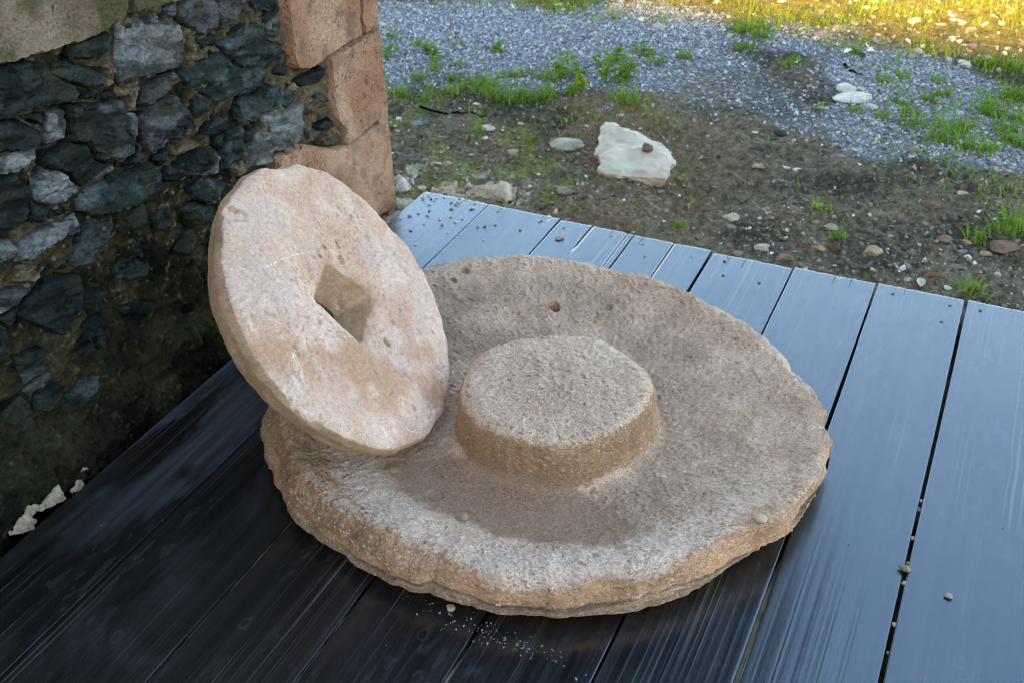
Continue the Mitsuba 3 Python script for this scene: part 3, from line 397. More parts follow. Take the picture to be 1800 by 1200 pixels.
# ---------------------------------------------------------------- wooden deck
GAPX = [-1.5666, -1.3401, -1.0971, -0.8614, -0.6279, -0.398, -0.176, 0.0462, 0.280, 0.515, 0.748]
FARY = [2.564, 2.560, 2.553, 2.549, 2.544, 2.548, 2.556, 2.562, 2.565, 2.56]
GAPW = [0.0, 0.0062, 0.0055, 0.0055, 0.0065, 0.006, 0.0075, 0.0085, 0.007, 0.007, 0]
def board(i):
    r = np.random.default_rng(40 + i)
    x0, x1 = GAPX[i] + GAPW[i] / 2, GAPX[i + 1] - GAPW[i + 1] / 2; y0, y1 = -1.3, FARY[i]
    cr = [(x0 + (x1 - x0) * r.uniform(0.1, 0.9), y1 - r.uniform(0.02, 0.07), 0.0007) for _ in range(3)]
    if i == 3: cr = [(-0.742, 2.05, 0.0017)] + cr[:2]
    if i == 2: cr = [(-0.995, 2.36, 0.0014), (x1 - 0.02, 2.28, 0.002)] + cr[:1]
    cx = sorted(c[0] for c in cr)
    xs = np.unique(np.r_[x0, x0 + 0.001, x0 + 0.0025, x0 + 0.005, np.linspace(x0 + 0.012, x1 - 0.012, 26), x1 - 0.005, x1 - 0.0025, x1 - 0.001, x1] )
    for c in cr: xs = np.r_[xs[np.abs(xs - c[0]) > 0.0035], c[0] - c[2], c[0], c[0] + c[2]]
    xs = np.sort(xs)
    ys = np.r_[np.linspace(y0, 2.0, 90), np.linspace(2.0, y1 - 0.012, 61)[1:], y1 - 0.006, y1 - 0.003, y1 - 0.001, y1]
    GX, GY = np.meshgrid(xs, ys, indexing='ij')
    P = np.stack([GX, GY, GX * 0 + i], -1)
    u = (GX - x0) / (x1 - x0) * 2 - 1
    Z = 0.0012 * (u ** 2) * (1 if i % 2 else -1) + f3(P, 2.0, 3, i) * 0.003 + f3(P * [40, 3, 1], 1.0, 2, i) * 0.0006 + r.uniform(-0.0012, 0.0012)
    e = np.minimum(GX - x0, x1 - GX); Z = Z - 0.0007 * np.clip(1 - e / 0.0027, 0, 1) ** 2
    Z = Z - 0.002 * np.clip(1 - (y1 - GY) / 0.006, 0, 1) ** 2
    for (a, b, w) in cr: Z = Z - np.where(np.abs(GX - a) < w * 0.5, 0.011, 0) * sst(b, b + 0.07, GY)
    GYd = GY + np.where(GY > y1 - 0.05, 1, 0) * f3(np.stack([GX * 0 + i, GX, GX], -1), 60, 2, i) * 0.006 * (GY - y1 + 0.05) / 0.05
    GXd = GX + n3(np.stack([GX * 0 + (u > 0), GY, GX * 0 + i], -1), 3.0, 9) * 0.003 * np.abs(u) ** 8 * np.sign(-u)
    top = np.stack([GXd, GYd, Z], -1); nu, nv = GX.shape
    # rim loop down to the underside
    loop = [(a, 0) for a in range(nu)] + [(nu - 1, b) for b in range(1, nv)] + [(a, nv - 1) for a in range(nu - 2, -1, -1)] + [(0, b) for b in range(nv - 2, 0, -1)]
    idx = np.array([a * nv + b for a, b in loop]); low = top.reshape(-1, 3)[idx] * [1, 1, 0] + [0, 0, -0.036]
    v = np.vstack([top.reshape(-1, 3), low]); k = np.arange(len(idx)); k2 = (k + 1) % len(idx); o = nu * nv
    sf = np.vstack([np.stack([idx[k], o + k, o + k2], 1), np.stack([idx[k], o + k2, idx[k2]], 1)])
    return v, np.vstack([gridfaces(nu, nv), sf])
tag('wooden_deck', 'dark worn plank deck with a blue sheen under the millstones, running to the bare earth', 'deck')
for i in range(len(FARY)):
    bk = put('wooden_deck__board', board(i), 'm_deck', smooth=40)
    r = np.random.default_rng(90 + i)
    for j, (fx, dy) in enumerate([(0.17, 0.045), (0.8, 0.05), (0.3, 0.115), (0.72, 0.125)]):
        if r.random() < 0.2: continue
        m = trimesh.creation.cylinder(radius=0.0040, height=0.003, sections=10)
        m.apply_translation([GAPX[i] + 0.233 * (fx + r.uniform(-0.05, 0.05)), FARY[i] - dy + r.uniform(-0.012, 0.012), 0.0002])
        put(bk + '__nail', m, 'm_iron')
for y in (2.47, 1.75, 1.0, 0.25, -0.5, -1.2):
    put('wooden_deck__joist', trimesh.creation.box(extents=[2.30, 0.06, 0.045], transform=trimesh.transformations.translation_matrix([-0.41, y, -0.0605])), 'm_timber')
# dust packed into the joints near the viewer
for gi, (ya, yb, dz) in enumerate([(-1.2, 1.75, 0.006), (-1.2, 1.35, 0.005), (-1.2, 1.12, 0.004), (-1.2, 1.1, 0.004), (-1.2, 1.12, 0.004), (-1.2, 1.50, 0.004)]):
    g = gi + 1; n = 260; yy = np.linspace(ya, yb, n); zt = -dz - 0.006 * meshkit.fbm(np.stack([yy * 25, yy * 0 + g, yy * 0], 1), 3, g) - 0.03 * sst(yb - 0.12, yb, yy)
    w = GAPW[g] / 2 + 0.004
    v = np.vstack([np.stack([np.full(n, GAPX[g] + s * w), yy, zt if k else zt * 0 - 0.04], 1) for s, k in ((-1, 0), (-1, 1), (1, 1), (1, 0))])
    put('wooden_deck__joint_dust', (v, gridfaces(4, n)), 'm_gap_dust', smooth=True)

# ---------------------------------------------------------------- base millstone
BC = np.array([-0.70, 1.60])
def per(pts):
    a = np.array(pts, float); a = a[np.argsort(a[:, 0])]
    def fn(deg):
        return np.interp((np.asarray(deg) + 180) % 360 - 180, np.r_[a[-1, 0] - 360, a[:, 0], a[0, 0] + 360], np.r_[a[-1, 1], a[:, 1], a[0, 1]])
    return fn
r_out = per(BASE_RO); r_crest = per(BASE_RC); z_crest = per(BASE_ZC); z_out = per(BASE_ZO); r_bot = per(BASE_RB)
def base_mesh():
    nt = 1000
    th = np.linspace(-180, 180, nt, endpoint=False); ro, rc, zc, zo = r_out(th), r_crest(th), z_crest(th), z_out(th); rbt = r_bot(th)
    ring = np.stack([np.cos(np.radians(th)), np.sin(np.radians(th)), th * 0], 1)
    jag = 0.020 * f3(ring, 5.0, 3, 83) + 0.014 * f3(ring, 17.0, 3, 84) - 0.016 * np.exp(-((th - 40) / 2.5) ** 2) - 0.014 * np.exp(-((th - 23) / 2.2) ** 2) - 0.010 * np.exp(-((th - 131) / 6) ** 2)
    ro, rc = ro + jag, rc + jag * 0.8; zc = zc + 0.012 * f3(ring, 7.0, 3, 85)
    k = np.array([1, 2, 1.0]) / 4
    for _ in range(3): rc = np.convolve(np.r_[rc[-1], rc, rc[0]], k, 'valid'); zc = np.convolve(np.r_[zc[-1], zc, zc[0]], k, 'valid')
    rb = 0.200 + 0.006 * np.sin(np.radians(th * 2 + 40)) + 0.004 * np.sin(np.radians(th * 5)) + 0.008 * f3(np.stack([np.cos(np.radians(th)), np.sin(np.radians(th)), th * 0], 1), 5.0, 3, 77)
    one = np.ones(nt)
    def sp(a, b, n): return [(i + 0.0) / n for i in range(n)]
    prof = []   # rows of (r, z)
    keys = [(0.0005 * one, 0.181 * one, 46), (rb - 0.050, 0.177 * one, 9), (rb - 0.024, 0.174 * one, 6), (rb - 0.007, 0.166 * one, 5), (rb + 0.001, 0.148 * one, 20), (rb + 0.005, 0.080 * one, 6), (rb + 0.018, 0.066 * one, 26),
         (rb + 0.12, 0.068 * one + 0.25 * (zc - 0.1), 40), (rc - 0.06, zc - 0.014, 12), (rc - 0.015, zc - 0.001, 6), (rc + 0.004, zc - 0.002, 8), (rc + (ro - rc) * 0.6, zc - 0.020, 26), (ro, zo, 8), (np.minimum(ro, rbt + 0.004), 0.45 * zo + 0.008, 6), (rbt, 0.02 * one, 5), (rbt - 0.02, 0.006 * one, 4), (ro - 0.12, 0.004 * one, 1), (0.001 * one, 0.004 * one, 0)]
    for (ra, za, n), (rn, zn, _) in zip(keys[:-1], keys[1:]):
        for i in range(n): t = i / n; prof.append((ra + (rn - ra) * t, za + (zn - za) * t))
    prof.append(keys[-1][:2])
    Rr = np.array([p[0] for p in prof]); Zz = np.array([p[1] for p in prof])
    # round the corners of the profile a little
    for _ in range(9):
        Rr[1:-1] = (Rr[:-2] + 2 * Rr[1:-1] + Rr[2:]) / 4; Zz[1:-1] = (Zz[:-2] + 2 * Zz[1:-1] + Zz[2:]) / 4
    a = np.radians(th)
    v = np.stack([BC[0] + Rr * np.cos(a), BC[1] + Rr * np.sin(a), Zz], -1).reshape(-1, 3)
    f = gridfaces(len(prof), nt, wrap_v=True)
    n = normals(v, f)
    if n[nt * 10:nt * 11, 2].mean() < 0: f = f[:, ::-1]; n = -n
    top = sst(0.02, 0.05, v[:, 2])
    side = sst(0.95, 0.6, n[:, 2]) * top
    rr = np.hypot(v[:, 0] - BC[0], v[:, 1] - BC[1])
    outer = sst(0.40, 0.47, rr)
    smo = 1 - 0.6 * side * outer
    disp = top * (f3(v, 9, 3, 1) * 0.012 + smo * f3(v, 34, 3, 2) * 0.007 + smo * f3(v, 110, 3, 3) * 0.0045)
    # gritty pebbles standing proud
    drum = sst(0.24, 0.22, rr) * sst(0.175, 0.16, v[:, 2]); disp *= 1 - 0.6 * drum
    g = meshkit.noise(v * 150, 7); disp += (1 - drum) * top * np.clip(g - 0.68, 0, 1) * 0.015
    # layered, flaked outer edge
    lay = f3(v * [4, 4, 70], 1.0, 3, 5); disp += side * outer * (lay * 0.010 + f3(v, 7, 3, 11) * 0.034)
    d = np.hypot((v[:, 0] + 0.70) / 0.26, (v[:, 1] - 1.345) / 0.095) + 0.5 * f3(v * [1, 1, 0], 18, 3, 21)
    silt = sst(1.15, 0.9, d) * (v[:, 2] < 0.1) * top
    v = v + n * (disp * (1 - 0.75 * silt))[:, None] - np.array([0, 0, 1]) * (silt * 0.007)[:, None]
    # crack running round the front lip
    crk = sst(0.0042, 0.0020, np.abs(v[:, 2] - 0.053 - 0.030 * f3(v * [1, 1, 0], 6, 4, 31)))
    v = v - n * (crk * outer * sst(0.99, 0.9, n[:, 2]) * sst(-128, -100, np.degrees(np.arctan2(v[:, 1] - BC[1], v[:, 0] - BC[0]))) * sst(10, -10, np.degrees(np.arctan2(v[:, 1] - BC[1], v[:, 0] - BC[0]))) * 0.011)[:, None]
    for (hx, hy, hr, dep) in BASE_PITS:
        q = np.hypot(v[:, 0] - hx, v[:, 1] - hy); v[:, 2] -= dep * sst(hr, hr * 0.72, q) * top
    return v, f
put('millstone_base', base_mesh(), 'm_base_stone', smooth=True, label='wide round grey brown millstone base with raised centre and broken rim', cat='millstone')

# ---------------------------------------------------------------- leaning millstone
UC = np.array(TOP_C); UN = np.array([0.783, 0.200, 0.589]); UN /= np.linalg.norm(UN)
UA = np.cross(UN, [0, 0, 1.0]); UA /= np.linalg.norm(UA); UB = np.cross(UN, UA)
UPV = -UB if UB[2] < 0 else UB                    # up the slope
SIDE = np.cross(UPV, UN)                          # face x, seen from the front to the right
UR, UTH = TOP_R, TOP_T
def top_mesh():
    nt = 900; th = np.linspace(0, 2 * np.pi, nt, endpoint=False)
    sq = np.array(HOLE_POLY)
    sq = sq.mean(0) + (sq - sq.mean(0)) * 1.07
    loop = Polygon(sq).buffer(-0.018).buffer(0.018).exterior
    hx = np.array([loop.interpolate(s, normalized=True).coords[0] for s in np.linspace(0, 1, 1500, endpoint=False)]); hc = sq.mean(0)
    ang = np.arctan2(hx[:, 1], hx[:, 0]); o = np.argsort(ang); hr = np.interp(th, np.r_[ang[o][-1] - 2 * np.pi, ang[o], ang[o][0] + 2 * np.pi, ang[o] + 2 * np.pi], np.r_[np.hypot(*hx[o][-1]), np.hypot(*hx[o].T), np.hypot(*hx[o][0]), np.hypot(*hx[o].T)])
    Ro = UR * (1 + 0.012 * np.sin(2 * th + 1.0) + 0.008 * np.sin(3 * th + 0.4) + 0.006 * np.sin(5 * th))
    one = np.ones(nt)
    keys = [(hr * 0.38, -UTH * one, 14), (hr * 0.94, -0.02 * one, 6), (hr - 0.001, -0.010 * one, 4), (hr + 0.014, 0 * one, 70), (Ro - 0.022, 0.0 * one, 6), (Ro - 0.007, -0.007 * one, 5), (Ro, -0.022 * one, 22), (Ro - 0.012, -UTH * 0.62 * one, 10), (Ro - 0.035, -UTH * 0.93 * one, 6), (Ro - 0.06, -UTH * one, 20), (hr * 0.38, -UTH * one, 0)]
    rows = []
    for (ra, za, n), (rn, zn, _) in zip(keys[:-1], keys[1:]):
        for i in range(n): t = i / n; rows.append((ra + (rn - ra) * t, za + (zn - za) * t))
    Rr = np.array([p[0] for p in rows]); Zz = np.array([p[1] for p in rows])
    for _ in range(3):
        Rr = (np.roll(Rr, 1, 0) + 2 * Rr + np.roll(Rr, -1, 0)) / 4; Zz = (np.roll(Zz, 1, 0) + 2 * Zz + np.roll(Zz, -1, 0)) / 4
    x, y = Rr * np.cos(th), Rr * np.sin(th)
    L = np.stack([x, y, Zz], -1).reshape(-1, 3)
    f = gridfaces(len(rows), nt, wrap_u=True, wrap_v=True); n = normals(L, f)
    mid = 60 * nt
    if n[mid:mid + nt, 2].mean() < 0: f = f[:, ::-1]; n = -n
    r = np.hypot(L[:, 0], L[:, 1]); edge = sst(UR - 0.07, UR - 0.01, r)
    disp = f3(L, 6, 3, 41) * 0.014 + f3(L, 26, 3, 42) * 0.0065 + f3(L, 90, 3, 43) * 0.0022 + edge * f3(L, 16, 3, 44) * 0.014 - edge * np.clip(meshkit.fbm(L * 7, 3, 46) - 0.58, 0, 1) * 0.06
    pit = meshkit.noise(L * 62, 45); disp -= np.clip(pit - 0.74, 0, 1) * 0.022 * sst(-0.05, 0.12, L[:, 0] * 0.7 - L[:, 1] * 0.5 + 0.05)
    L = L + n * disp[:, None]
    for (px, py, pr, dep) in TOP_PITS:
        q = np.hypot((L[:, 0] - px), (L[:, 1] - py)); L[:, 2] -= dep * sst(pr, pr * 0.35, q) * sst(-0.04, -0.02, L[:, 2])
    v = UC + L[:, :1] * SIDE + L[:, 1:2] * UPV + L[:, 2:] * UN
    return v, f, L[:, :2]
tv, tf, tuv = top_mesh()
put('leaning_millstone', (tv, tf), 'm_top_stone', smooth=True, uv=tuv, label='pinkish round millstone with a square hole, tilted against the raised centre of the larger base', cat='millstone')
# a stone wedged behind it, which props it up
v, f = rock(71, 0.085, 0.10, PROP[3], 3, 0.1)
put('prop_stone', (v + np.array(PROP[:3]), f), 'm_rock_tan', smooth=35, label='rough stone wedged under the raised back of the tilted millstone', cat='stone')

# ---------------------------------------------------------------- rubble wall
WX = -1.655; WEND = 2.535
tag('stone_wall', 'dark rubble stone wall with mossy mortar and orange sandstone corner blocks left of the deck', 'wall')
def mortar():
    y = np.r_[np.linspace(-1.5, 0.75, 60)[:-1], np.arange(0.75, WEND - 0.02, 0.006), WEND - 0.015]
    z = np.r_[np.arange(-0.12, 1.06, 0.006), np.linspace(1.06, 2.35, 60)[1:]]
    Yg, Zg = np.meshgrid(y, z, indexing='ij'); P = np.stack([Yg * 0, Yg, Zg], -1)
    x = WX - 0.018 + f3(P, 9, 4, 51) * 0.050 + f3(P, 40, 3, 52) * 0.036 + f3(P, 120, 2, 53) * 0.018
    foot = sst(0.20, -0.06, Zg + 0.10 * f3(P, 5, 3, 54)) * sst(2.0, 1.8, Yg); x = x + foot * (0.055 - 0.02 * sst(1.6, 2.4, Yg)) + foot * f3(P, 30, 3, 55) * 0.02
    lim = -1.575 - 0.004 * (Zg > -0.04); x = np.where(Zg < 0.02, np.minimum(x, lim), x); x = x - 0.02 * sst(1.85, 2.0, Yg) * sst(0.34, 0.30, Zg)
    x = np.where(Yg > WEND - 0.03, x - 0.02, x)
    front = np.stack([x, Yg, Zg], -1); nu, nv = x.shape
    loop = [(a, 0) for a in range(nu)] + [(nu - 1, b) for b in range(1, nv)] + [(a, nv - 1) for a in range(nu - 2, -1, -1)] + [(0, b) for b in range(nv - 2, 0, -1)]
    idx = np.array([a * nv + b for a, b in loop]); v0 = front.reshape(-1, 3); back = v0[idx].copy(); back[:, 0] = -2.25
    k = np.arange(len(idx)); k2 = (k + 1) % len(idx); o = nu * nv
    sf = np.vstack([np.stack([idx[k], o + k, o + k2], 1), np.stack([idx[k], o + k2, idx[k2]], 1)])
    return np.vstack([v0, back]), np.vstack([gridfaces(nu, nv), sf])
put('stone_wall__mortar', mortar(), 'm_mortar', smooth=True)
def wall_stone(poly, seed, depth, bevel, rough, facets=4, step=0.009, strata_amp=0.0, wob=0.004, slope=0.03):
    r = np.random.default_rng(seed); P = Polygon(poly).buffer(0)
    if P.geom_type != 'Polygon': P = max(P.geoms, key=lambda g: g.area)
    L = P.exterior.length; m = max(int(L / step), 12)
    bd = np.array([P.exterior.interpolate(s, normalized=True).coords[0] for s in np.linspace(0, 1, m, endpoint=False)])
    pb = np.stack([bd[:, 0] * 0 + seed, bd[:, 0], bd[:, 1]], 1); bd = bd + np.stack([f3(pb, 40, 3, seed), f3(pb, 40, 3, seed + 1)], 1) * wob * 2
    P = Polygon(bd).buffer(0)
    if P.geom_type != 'Polygon': P = max(P.geoms, key=lambda g: g.area)
    y0, z0, y1, z1 = P.bounds; gy_, gz_ = np.meshgrid(np.arange(y0, y1, step), np.arange(z0, z1, step)); q = np.stack([gy_.ravel(), gz_.ravel()], 1) + r.uniform(-0.25, 0.25, (gy_.size, 2)) * step
    ins = shapely.contains_xy(P, q[:, 0], q[:, 1]); q = q[ins]; d = shapely.distance(shapely.points(q), P.exterior); q, d = q[d > step * 0.45], d[d > step * 0.45]
    ext = np.array(P.exterior.coords)[:-1]; nb = len(ext)
    pts = np.vstack([ext, q]); dist = np.r_[np.zeros(nb), d]
    tri = Delaunay(pts).simplices; cen = pts[tri].mean(1); tri = tri[shapely.contains_xy(P, cen[:, 0], cen[:, 1])]
    c = pts - np.array([(y0 + y1) / 2, (z0 + z1) / 2]); s = max(y1 - y0, z1 - z0)
    h = np.full(len(pts), 9.0)
    for _ in range(facets):
        g = r.normal(size=2) * slope; h = np.minimum(h, depth * r.uniform(0.75, 1.1) + c @ g + r.uniform(0, slope) * s)
    h = np.clip(h, depth * 0.35, depth * 1.5)
    p3 = np.stack([pts[:, 0] * 0 + seed * 0.37, pts[:, 0], pts[:, 1]], 1)
    h = h + f3(p3, 22, 4, seed) * rough + strata_amp * f3(p3 * [1, 5, 60] + np.stack([pts[:, 0] * 0, pts[:, 0] * 0, pts[:, 0] * 14], 1), 1.0, 3, seed + 5)
    if strata_amp:
        tl = r.uniform(0.1, 0.45); sc = (pts[:, 1] - tl * pts[:, 0]) * r.uniform(25, 60) + 9 * f3(p3, 12, 4, seed + 8); h = h + (sc - np.floor(sc)) * strata_amp * r.uniform(0.1, 0.7) * sst(0.4, 0.6, meshkit.fbm(p3 * 20, 2, seed + 12))
        h = h - 0.02 * np.clip(meshkit.fbm(p3 * 17, 2, seed + 9) - 0.62, 0, 1)
    h = h * (1 - np.clip(1 - dist / bevel, 0, 1) ** 2) + 0.0
    front = np.stack([WX - 0.012 + h, pts[:, 0], pts[:, 1]], 1); back = front[:nb].copy(); back[:, 0] = WX - 0.06
    a = tri; e = np.cross(front[a[:, 1]] - front[a[:, 0]], front[a[:, 2]] - front[a[:, 0]])[:, 0]; a = np.where((e < 0)[:, None], a[:, ::-1], a)
    k = np.arange(nb); k2 = (k + 1) % nb; o = len(front); sf = np.vstack([np.stack([k, o + k, o + k2], 1), np.stack([k, o + k2, k2], 1)])
    area = 0.5 * np.sum(ext[:, 0] * np.roll(ext[:, 1], -1) - np.roll(ext[:, 0], -1) * ext[:, 1])
    if area < 0: sf = sf[:, ::-1]
    return np.vstack([front, back]), np.vstack([a, sf])
blk = [Polygon(p).buffer(0) for p in BLOCKS.values()]
stones = [(k, Polygon(p).buffer(0).buffer(0.004, join_style=2)) for k, p in WALL_STONES]
stones = [(k, max(getattr(g, 'geoms', [g]), key=lambda q: q.area)) for k, g in stones]
taken = shapely.union_all([g for _, g in stones] + blk).buffer(0.004)
rw = np.random.default_rng(5); cand = []
for _ in range(6000):
    q = (rw.uniform(0.72, 2.30), rw.uniform(0.0, 1.25))
    if all((q[0] - a) ** 2 + ((q[1] - b) * 1.35) ** 2 > 0.062 ** 2 for a, b in cand): cand.append(q)
from scipy.spatial import Voronoi
vor = Voronoi(np.array(cand))
for i, reg in enumerate(vor.point_region):
    rg = vor.regions[reg]
    if -1 in rg or not rg: continue
    y_, z_ = cand[i]
    low = z_ < 0.36 - 0.10 * (y_ - 1.3)
    if rw.random() < (0.62 if low else 0.34): continue
    g = Polygon(vor.vertices[rg]).intersection(shapely.box(0.6, -0.05, 2.45, 1.25)).difference(taken).buffer(-0.006).buffer(0.002, join_style=2)
    g = max(getattr(g, 'geoms', [g]), key=lambda q: q.area) if not g.is_empty else g
    if g.is_empty or g.area < 0.0005 or g.bounds[2] > 2.45 or g.bounds[0] < 0.5: continue
    stones.append((['d', 'd', 'b', 'u', 'd', 't', 'p'][rw.integers(7)] if not low else 'd', g))
for i, (k, g) in enumerate(stones):
    s = math.sqrt(g.area); poly = np.array(g.exterior.coords)[:-1]
    small = i >= len(WALL_STONES)
    put('stone_wall__stone', wall_stone(poly, 100 + i, (0.010 + 0.038 * s if not small else 0.007 + 0.035 * s) if k != 't' else 0.012, 0.004, 0.010 + 0.09 * s, 5, 0.006, 0.012, slope=0.09), 'm_slate_' + k, smooth=24)
for i, (k, poly) in enumerate(BLOCKS.items()):
    mat = 'm_lintel' if 'lintel' in k else 'm_sandstone'
    poly = np.array(Polygon(poly).buffer(0).buffer(0.0022, join_style=2).exterior.coords)[:-1]
    key = put('stone_wall__block', wall_stone(poly, 300 + i, 0.030 if 'lintel' in k else 0.026, 0.006, 0.010, 2, 0.007, 0.0, 0.003), mat, smooth=32)
    if 'lintel' in k and k == 'lintel': tag(key, 'long tan moss stained stone at the top left of the wall')
# the wall's end: corner blocks go through its thickness
for i, (za, zb) in enumerate([(0.53, 1.3), (0.262, 0.527), (-0.09, 0.259), (1.303, 2.35)]):
    m = trimesh.creation.box(extents=[0.60, 0.05, zb - za], transform=trimesh.transformations.translation_matrix([-1.955 - 0.004, WEND - 0.03, (za + zb) / 2])); m = m.subdivide().subdivide().subdivide().subdivide()
    vv = np.array(m.vertices); vv = vv + f3(vv, 25, 3, 60 + i)[:, None] * 0.008
    put('stone_wall__end_block', (vv, m.faces), 'm_sandstone', smooth=35)
for i, (cy, cz, w, h) in enumerate([(2.085, 0.507, 0.03, 0.014), (2.03, 0.352, 0.03, 0.012), (2.06, 0.351, 0.018, 0.01)]):
    v, f = rock(500 + i, 0.01, w / 2, h / 2, 2); put('stone_wall__brick_chip', (v + [WX + 0.006, cy, cz], f), 'm_rock_red', smooth=30)
U = shapely.union_all([Polygon(q).buffer(0).buffer(0.006) for q in LIME]).buffer(-0.004)
for i, P in enumerate(sorted(getattr(U, 'geoms', [U]), key=lambda g: -g.area)):
    gx_, gy_ = np.meshgrid(np.arange(P.bounds[0], P.bounds[2], 0.0025), np.arange(P.bounds[1], P.bounds[3], 0.0025)); q = np.stack([gx_.ravel(), gy_.ravel()], 1)
    q = q[shapely.contains_xy(P, q[:, 0], q[:, 1])]; ext = np.array([P.exterior.interpolate(t, normalized=True).coords[0] for t in np.linspace(0, 1, 160, endpoint=False)])
    pts = np.vstack([ext, q]); tri = Delaunay(pts).simplices; cen = pts[tri].mean(1); tri = tri[shapely.contains_xy(P, cen[:, 0], cen[:, 1])]
    dd = shapely.distance(shapely.points(pts), P.exterior); p3 = np.c_[pts, dd * 0]; z = -0.022 + 0.016 * sst(0, 0.010, dd) + f3(p3, 70, 3, i) * 0.014 + (-1.585 - pts[:, 0]) * 0.35
    top = np.c_[pts + np.stack([f3(p3, 110, 2, 3), f3(p3, 110, 2, 4)], 1) * 0.012, z]; e = np.cross(top[tri[:, 1]] - top[tri[:, 0]], top[tri[:, 2]] - top[tri[:, 0]])[:, 2]; tri = np.where((e < 0)[:, None], tri[:, ::-1], tri)
    low = top[:160] * [1, 1, 0] + [0, 0, -0.06]; k = np.arange(160); k2 = (k + 1) % 160; o = len(top)
    put('lime_patch', (np.vstack([top, low]), np.vstack([tri, np.stack([k, o + k, o + k2], 1), np.stack([k, o + k2, k2], 1)])), 'm_rock_cream', smooth=50, label=['long', 'short', 'small', 'little'][min(i, 3)] + ' spill of dried white lime along the wall foot beside the deck' if i < 4 else None, cat='lime')

# ---------------------------------------------------------------- loose stones on the earth
GRP = {}
def where(x, y):
    if y > 4.45: return 'in the sunlit yellow grass at the back'
    if y < 2.85: return 'by the far deck edge' + (' near the corner blocks' if x < -1.45 else ' at its left' if x < -0.75 else ' at its middle' if x < -0.1 else ' at its right')
    if x < -1.5: return 'on mossy earth left of the slab' if y < 3.5 else 'on the gravel beside the wall'
    if x < -0.85: return 'on the earth near the white slab' if y < 3.5 else 'on the grey gravel in the middle'
    if x < -0.3: return 'on the dark earth right of the white slab' if y < 3.45 else 'by the gravel and grass on the right'
    return 'on the dark earth at the far right' if y < 3.2 else 'among the grass and gravel at the right'
HAND = {1: 'flat pale green stone just left of the big white slab', 6: 'round grey stone in front of the white slab', 10: 'flat bluish slate piece near the sandstone corner', 3: 'larger left stone of a pink pair near the wall', 5: 'larger right stone of a pink pair near the wall'}
ADJ = dict(white='white', cream='cream coloured', pink='pinkish', red='reddish brown', brown='brown', tan='tan', grey='grey', slate='blue grey', dark='dark', greygreen='grey green')
for i, (x, y, w, h, c) in enumerate(ROCKS):
    if i == 0: continue
    dep = w * rng.uniform(0.6, 0.95); sz = max(h * 0.62, w * 0.22)
    if c == 'slate': sz = w * 0.14
    v, f = rock(600 + i, w / 2, dep / 2, sz / 2, 3 if w > 0.03 else 2, 0.14)
    v = v @ rot_z(rng.uniform(-0.4, 0.4)).T
    zg = float(gz((x, y))); size = 'large' if w > 0.055 else 'middling' if w > 0.03 else 'small'
    lab = HAND.get(i) or f'{size} {ADJ[c]} stone {where(x, y)}'
    key = put('loose_stone', (v + [x, y + dep * 0.2, zg + sz * 0.27], f), 'm_rock_' + c, smooth=30)
    GRP.setdefault(lab, []).append((key, x, y))
ORD = 'first second third fourth fifth sixth seventh eighth ninth tenth eleventh twelfth thirteenth fourteenth fifteenth sixteenth seventeenth eighteenth nineteenth twentieth'.split()
TENS = {20: 'twenty', 30: 'thirty', 40: 'forty'}
def ordinal(i): return ORD[i] if i < 20 else TENS[(i + 1) // 10 * 10] + '-' + ORD[i % 10] if (i + 1) % 10 else {30: 'thirtieth', 40: 'fortieth'}[i + 1]
def img_x(x, y):
    d = np.array([x, y, -0.06]) - CAM; return float(d @ np.cross(FWD, UP) / (d @ FWD))
def tag_row(found, cat, group=None):
    """Things that share a description are told apart by their order from left to right."""
    for lab, ks in found.items():
        ks = sorted(ks, key=lambda t: img_x(t[1], t[2]))
        for i, (k, _, _) in enumerate(ks):
            tag(k, lab if len(ks) == 1 else f'{ordinal(i)} from left: {lab}', cat, None if len(ks) == 1 else group or lab + 's')
tag_row(GRP, 'stone')
# the white slab
P = Polygon(SLAB).buffer(-0.004)
bdm = trimesh.creation.extrude_polygon(P, 0.052, engine='earcut')
for _ in range(6):
    if len(bdm.faces) > 40000: break
    bdm = bdm.subdivide_to_size(0.008) if hasattr(bdm, 'subdivide_to_size') else bdm.subdivide()
    break
vv = np.array(bdm.vertices); cc = np.array(P.centroid.coords[0])
rel = vv[:, :2] - cc; lowr = sst(0.05, 0.0, vv[:, 2]); vv[:, :2] = cc + rel * (1 - 0.10 * lowr[:, None])
vv[:, 2] += -0.008 * (vv[:, 2] > 0.02) * sst(0.025, 0.0, np.abs(shapely.distance(shapely.points(vv[:, :2]), P.exterior)))
vv += np.stack([f3(vv, 30, 3, 71), f3(vv, 30, 3, 72), f3(vv, 18, 4, 73) * 1.3], 1) * 0.026
vv[:, 2] += -0.060 + (rel[:, 1] * 0.11)
def slab_col(p, n, uv):
    c = mix((0.34, 0.25, 0.16), (0.64, 0.53, 0.39), fbm(p.x * 18, p.y * 18, p.z * 18, 4))
    c = mix(c, (0.42, 0.43, 0.24), 0.35 * smoothstep(0.5, 0.66, fbm(p.x * 14, p.y * 14, 3.0, 3)) * smoothstep(-1.0, -1.12, p.x + 0.4 * (p.y - 3.1)))
    return mix(c, (0.34, 0.25, 0.18), 0.75 * smoothstep(0.5, 0.2, n.z) * smoothstep(0.4, 0.6, fbm(p.x * 30, p.y * 30, p.z * 40, 3)))
princ('m_slab', slab_col, 0.9, 0.2, lambda p, n, uv: fbm(p.x * 90, p.y * 90, p.z * 90, 3), 0.004)
put('white_slab', (vv, bdm.faces), 'm_slab', smooth=35, label='big flat white stone slab lying on the dark earth beyond the deck', cat='stone')
x, y, w, h, c = ROCKS[0]
v, f = rock(601, 0.020, 0.018, 0.016, 3)
